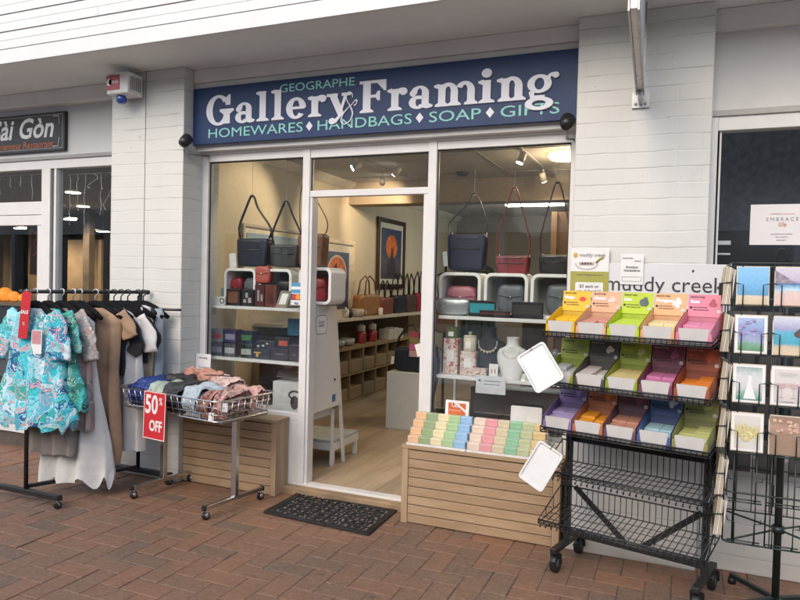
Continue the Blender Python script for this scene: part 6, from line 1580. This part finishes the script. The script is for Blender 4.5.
# white plinth with the navy bag
pl = tag(MB().box(-2.645, -2.27, 6.05, 6.45, .058, .615).build('white_plinth', M('plinth_white', (.55, .56, .53), .5, var=.03), None, .004), 'plain white square plinth standing on the oak floor inside', 'plinth')
t = T('handbag', 'navy handbag with pink card tag standing on the white plinth', 'handbag', (-2.45, 6.2, .616)); c = (-2.46, 6.2)
MB().soft((c[0], c[1], .616 + .12), (.30, .14, .24), 0, 41, .03, .3).build('body', LN, t)
MB().tube([(c[0] - .14, c[1] - .02, .82), (c[0] - .11, c[1] - .03, .95), (c[0] - .02, c[1] - .03, 1.07), (c[0] + .03, c[1] - .03, 1.08), (c[0] + .10, c[1] - .03, 1.0), (c[0] + .15, c[1] - .02, .84)], .012, 7).build('strap', LK, t)
for k, (z, cl) in enumerate(((.985, (.40, .06, .10)), (.93, (.30, .22, .08)), (.865, (.58, .13, .28)), (.80, (.58, .38, .36)))):
    MB().box(c[0] + .02, c[0] + .115, c[1] - .082 - .001 * k, c[1] - .078 - .001 * k, z - .03, z + .03).build('pink_card', M('tagcard_%d' % k, cl, .5), t)
MB().prism(rr(.03, .075, .004), (c[0] - .165, c[1] - .06, .72), (1, 0, 0), (.1, 0, 1), (0, .002, 0)).build('price_tag', CARDW, t)
tr_ = T('bag_stand', 'slim black stand carrying brown and red bags beyond the plinth', 'stand', (-2.38, 7.0, .06))
MB().cyl((-2.42, 7.1, .06), (-2.42, 7.1, 1.75), .016, n=12).build('pole', BLACK, tr_); MB().cyl((-2.42, 7.1, .058), (-2.42, 7.1, .075), .16, n=24).build('base', BLACK, tr_); MB().tube([(-2.60, 7.1, 1.55), (-2.42, 7.1, 1.62), (-2.22, 7.1, 1.55)], .010, 8).build('arms', BLACK, tr_)
for lab, x, z, w, h, mt_, s in (('brown suede bag hanging on the slim black stand', -2.36, .95, .28, .28, M('suede_brown', (.21, .12, .08), .8), 42), ('red bag hanging on the slim black stand', -2.52, 1.12, .16, .22, LR, 43)):
    t = T('handbag', lab, 'handbag', (x, 7.02, z), 'bags on the slim stand'); MB().soft((x, 7.02, z + h / 2), (w, .11, h), 0, s, .04, .35).build('body', mt_, t); MB().tube([(x - w * .35, 7.02, z + h * .9), (x, 7.06, 1.56), (x + w * .35, 7.02, z + h * .9)], .008, 6).build('strap', LK, t)
sc = MB()
def fn(u, v):
    a = 2 * math.pi * u
    return V((-1.72 + math.cos(a) * (.045 + .02 * v) + .02 * math.sin(v * 9), 4.75 + math.sin(a) * .05 + .012 * math.sin(6 * a + v * 5), 1.02 - v * .80))
sc.grid(fn, 24, 24, True)
ss = T('scarf_stand', 'thin black stand holding the dark blue scarf by the door post', 'stand', (-1.72, 4.80, .058)); MB().cyl((-1.72, 4.81, .058), (-1.72, 4.81, 1.32), .008, n=10).build('pole', BLACK, ss); MB().cyl((-1.72, 4.81, .0585), (-1.72, 4.81, .07), .12, n=24).build('base', BLACK, ss); MB().tube([(-1.80, 4.76, 1.00), (-1.74, 4.80, 1.03), (-1.70, 4.80, 1.03), (-1.64, 4.76, 1.00)], .006, 8).build('hook', BLACK, ss)
tag(sc.build('scarf', M('scarf_blue', (.022, .020, .075), .8, var=.4, scale=30)), 'dark blue scarf hanging inside the right door post', 'scarf')
tagp = MB().prism(rect(.055, .09), at(419.5, 350, 4.72), (1, 0, .3), (-.3, 0, 1), (0, .002, 0)); tq = at(419.5, 350, 4.72); MB().tube([(tq.x - .01, 4.72, tq.z + .045), (-1.74, 4.80, 1.30)], .0012, 4).build('tag_string', PAPER, ss)
tag(tagp.build('swing_tag', CARDW), 'white swing tag hanging above the dark blue scarf', 'tag')
# teal and black stand of scarves further back, brown block painting in reflected brick, counter at the right
t = T('clothes_stand', 'teal and grey garments on a stand far inside the doorway', 'clothes', (-2.3, 8.2, .06))
b = MB(); sheet_body(b, -2.36, 8.2, [(1.75, .08, .03, 0), (1.68, .20, .05, 0), (1.2, .22, .06, 0), (.8, .23, .06, 0)], 0, 5, .3, 3); b.build('garment', M('teal_grey', (.06, .11, .115), .85, var=.3), t); MB().cyl((-2.36, 8.2, .06), (-2.36, 8.2, 1.8), .014, n=10).build('pole', BLACK, t)
wd = T('display_cupboard', 'brown timber cupboard with lighter uprights behind the right window', 'cupboard', (-.4, 7.3, .06))  # modelled brown block stands in for brick reflected in the glass
MB().box(-1.3, .9, 7.25, 7.6, .06, 2.28).build('carcass', M('cupboard_brown', (.115, .072, .052), .55, var=.2, scale=3), wd)
b = MB()
for x in (-1.3, -.62, .1, .84): b.box(x, x + .06, 7.215, 7.249, .06, 2.28)
b.box(-1.24, .84, 7.22, 7.248, 1.55, 1.60); b.box(-1.24, .84, 7.22, 7.248, 1.0, 1.04)
b.build('uprights', M('cupboard_tan', (.23, .155, .11), .55, var=.1), wd)
for k in range(9):
    x = -1.16 + k * .22; h = .12 + .05 * ((k * 5) % 3)
    ware('gift_box', '%s dark box on the brown cupboard shelf, %s' % (('small', 'tall', 'wide')[k % 3], ('far left', 'second from left', 'third from left', 'left of centre', 'centre', 'right of centre', 'third from right', 'second from right', 'far right')[k]), 'gift box', x, x + .15, 1.6015, 1.6015 + h, M('dim_box_%d' % (k % 4), ((.04, .05, .08), (.13, .05, .04), (.05, .05, .05), (.16, .13, .1))[k % 4], .5), 7.13, .08, 'boxes on the brown cupboard shelf')
MB().box(-1.24, .84, 7.12, 7.25, 1.575, 1.60).build('shelf_board', MATS['cupboard_tan'], wd)
cnt = T('shop_counter', 'low dark sales counter deep inside the shop', 'counter', (-1.2, 8.9, .06)); MB().box(-1.9, -.3, 8.7, 9.2, .06, 1.0).build('body', M('counter_dark', (.08, .06, .05), .5), cnt); MB().box(-1.95, -.25, 8.66, 9.24, 1.0, 1.04).build('top', OAK, cnt)

# ================================================================== LIT LAMPS
WARM = (1.0, .78, .50)
LAMP = .52                         # all the lamps together
def point(name, loc, e, col, r=.05, parent=None):
    l = bpy.data.lights.new(name, 'POINT'); l.energy = e * LAMP; l.color = col; l.shadow_soft_size = r
    o = bpy.data.objects.new(name, l); COL.objects.link(o); o.location = loc
    if parent is not None: o.parent = parent; o.location = V(loc) - parent.location
def spot(name, loc, to, e, col, ang=70, parent=None):
    l = bpy.data.lights.new(name, 'SPOT'); l.energy = e * LAMP; l.color = col; l.shadow_soft_size = .04; l.spot_size = R(ang); l.spot_blend = .7
    o = bpy.data.objects.new(name, l); COL.objects.link(o); o.location = V(loc) - (parent.location if parent is not None else V((0, 0, 0))); o.rotation_euler = (V(loc) - V(to)).to_track_quat('Z', 'Y').to_euler()
    if parent is not None: o.parent = parent
LG = lamp_mat('lamp_glow', (1, .92, .78), 22)
def track_lamp(label, x, y, to, e=60):
    t = T('track_spotlight', label, 'spotlight', (x, y, 2.70), 'small ceiling spotlights in the gallery')
    d = (V(to) - V((x, y, 2.62))).normalized()
    MB().cyl((x, y, 2.72), (x, y, 2.63), .008, n=8).build('stem', WHITE, t)
    p = V((x, y, 2.62)); MB().tube([p - d * .05, p + d * .045], [.03, .034], 14).build('housing', WHITE, t)
    MB().cyl(p + d * .046, p + d * .050, .030, n=16).build('lens', LG, t)
    spot('spot', p + d * .07, to, e, WARM, 80, t)
track_lamp('lit spotlight nearest the door behind the fanlight', -2.98, 5.95, (-3.9, 5.4, 2.0), 43)
track_lamp('lit spotlight deeper behind the fanlight aimed at the black frame', -3.15, 6.95, (-3.9, 8.6, 2.0), 50)
track_lamp('lit spotlight over the middle of the right window', -1.35, 5.95, (-2.0, 5.6, .8), 32)
track_lamp('lit spotlight deeper over the right window', -1.37, 7.05, (-1.2, 8.4, 1.2), 28)
track_lamp('lit spotlight washing the white framed print', -2.72, 6.35, (-3.9, 7.1, 1.9), 50)
track_lamp('lit spotlight above the left window display', -2.95, 4.75, (-3.25, 4.40, 1.0), 18)  # added lamp out of sight, brightens the goods in the left window
track_lamp('lit spotlight above the right window display', -1.05, 4.85, (-1.05, 4.35, 1.0), 17)  # likewise an added hidden lamp, for the right window goods
t = T('track_rail', 'long ceiling track carrying the gallery spotlights', 'rail', (-1.36, 6.5, 2.705)); MB().box(-1.375, -1.345, 4.7, 8.5, 2.70, 2.712).build('rail', M('rail_grey', (.3, .29, .27), .5), t)
st_ = T('strip_light', 'lit white strip light on the ceiling deep inside', 'strip light', (-2.0, 9.8, 2.62))
MB().box(-2.42, -1.55, 9.60, 9.78, 2.66, 2.70).build('casing', WHITE, st_); MB().box(-2.40, -1.57, 9.61, 9.77, 2.635, 2.66).build('diffuser', lamp_mat('strip_glow', (.95, 1, .95), 9), st_)
MB().cyl((-2.0, 9.69, 2.70), (-2.0, 9.69, 2.72), .02, n=8).build('ceiling_plate', WHITE, st_)
point('strip', (-2.0, 9.69, 2.5), 40, (.95, 1, .92), .3, st_)
dl = T('ceiling_light', 'round lit yellow ceiling light near the right pier', 'ceiling light', (-1.02, 6.35, 2.66))
MB().lathe([(.16, 0), (.17, -.02), (.15, -.05), (.05, -.062)], (-1.02, 6.35, 2.715), 28).build('dish', lamp_mat('dish_glow', (1, .72, .30), 3.5), dl); point('dish', (-1.02, 6.35, 2.58), 30, WARM, .12, dl)
sd_ = T('smoke_alarm', 'round dark detector on the gallery ceiling', 'detector', (-2.28, 7.2, 2.69)); MB().lathe([(.07, 0), (.07, -.02), (.05, -.04), (.02, -.042)], (-2.28, 7.15, 2.72), 20).build('cover', M('detector_dark', (.05, .045, .04), .5), sd_)

# ================================================================== RESTAURANT INSIDE
rl = [(73, 192), (83, 206), (70, 219), (32, 219), (103, 231), (20, 228)]
for i, (px, py) in enumerate(rl):
    d = CR * ((px - 400) / 675.16) - CU * ((py - 300) / 675.16) + CF; p = CAM + d * ((2.60 - CAM.z) / d.z)
    if p.y > 8.3 or p.x < -15.5: p = CAM + d * min((8.2 - CAM.y) / d.y, (-15.4 - CAM.x) / d.x)
    t = T('pendant_downlight', '%s lit round downlight over the restaurant tables' % ('nearest', 'second', 'third', 'leftmost', 'farthest', 'far left')[i], 'downlight', (p.x, p.y, p.z - .02), 'lit downlights in the restaurant')
    MB().cyl((p.x, p.y, p.z - .006), (p.x, p.y, p.z + .02), .11, n=22).build('rim', WHITE, t); MB().cyl((p.x, p.y, p.z - .012), (p.x, p.y, p.z - .0065), .095, n=22).build('glow_disc', lamp_mat('downlight_glow', (1, .9, .74), 14), t)
    if p.z < 2.55: MB().cyl((p.x, p.y, p.z + .02), (p.x, p.y, 2.6), .006, n=6).build('cord', BLACK, t)
    spot('down', (p.x, p.y, p.z - .03), (p.x, p.y, 0), 85, WARM, 150, t)
ctr = T('restaurant_counter', 'dark counter with a timber shelf inside the restaurant', 'counter', (-6.4, 5.0, .05)); MB().box(-7.4, -5.35, 4.9, 5.4, .05, 1.15).build('body', M('counter_deep', (.03, .022, .018), .5), ctr); MB().box(-7.45, -5.30, 4.86, 5.44, 1.15, 1.18).build('top', M('counter_top', (.22, .14, .08), .4), ctr)
for k, (px, py, r) in enumerate(((5, 296, .075), (14, 299, .055), (23, 301, .045))):
    p = at(px, py, 5.1)
    t = T('lantern', '%s orange paper lantern on the restaurant counter' % ('largest', 'middle', 'smallest')[k], 'lantern', (p.x, 5.1, 1.181), 'orange lanterns on the counter')
    MB().lathe([(r * .4, 0), (r * .9, r * .4), (r, r), (r * .85, r * 1.5), (r * .35, r * 1.9)], (p.x, 5.1, 1.185), 18).build('shade', lamp_mat('lantern_glow', (1, .36, .05), .35), t); MB().cyl((p.x, 5.1, 1.1805), (p.x, 5.1, 1.186), r * .5, n=14).build('foot', BLACK, t)
ic = T('icicle_lights', 'string of unlit white icicle lights hanging inside the restaurant window', 'fairy lights', (-4.5, 4.2, 2.3))
b = MB(); rg = random.Random(11)
b.tube([(-4.83, 4.2, 2.33), (-4.06, 4.2, 2.335)], .0025, 4)
for k in range(9):
    x = -4.80 + k * .088; L_ = rg.choice((.12, .2, .34, .42, .3)); pts = [(x, 4.2, 2.33)]
    for j in range(1, 9): pts.append((x + rg.uniform(-.012, .012) + (.05 if k in (3, 5) else 0) * math.sin(j * .7), 4.2, 2.33 - L_ * j / 8))
    b.tube(pts, .0028, 4)
    for p in pts[1:]: b.ball((p[0] + .006, 4.198, p[2]), .0045, 6, 4)
b.tube([(-6.7, 4.2, 2.35), (-5.02, 4.2, 2.35)], .0025, 4)
for k in range(12):
    x = -6.6 + k * .135; L_ = rg.choice((.1, .16, .22)); pts = [(x + rg.uniform(-.01, .01), 4.2, 2.35 - L_ * j / 5) for j in range(6)]; b.tube(pts, .0028, 4)
    for p in pts[1:]: b.ball((p[0] + .006, 4.198, p[2]), .0045, 6, 4)
b.build('wire_and_bulbs', M('clear_bulbs', (.46, .45, .43), .4), ic)
t = T('wall_banner', 'dark banner with pink brush stroke hanging inside the restaurant door', 'banner', (-5.6, 5.6, 1.7))
p = at(36, 248, 5.6); b = MB().prism(rect(.16, .62), (p.x, 5.6, p.z), (1, 0, 0), (.08, 0, 1), (0, .004, 0)); b.build('cloth', M('banner_cloth', (.09, .055, .05), .8), t); b = MB(); b.tube([(p.x - .05, 5.597, p.z + .2), (p.x + .05, 5.597, p.z + .14), (p.x - .03, 5.597, p.z + .06), (p.x + .06, 5.597, p.z - .02), (p.x - .03, 5.597, p.z - .1)], .014, 5); b.build('brush_mark', M('brush_pink', (.35, .10, .11), .6), t)
b = MB(); b.tube([(p.x - .05, 5.602, p.z + .31), (p.x, 5.602, 2.6)], .003, 4); b.build('cord', BLACK, t)
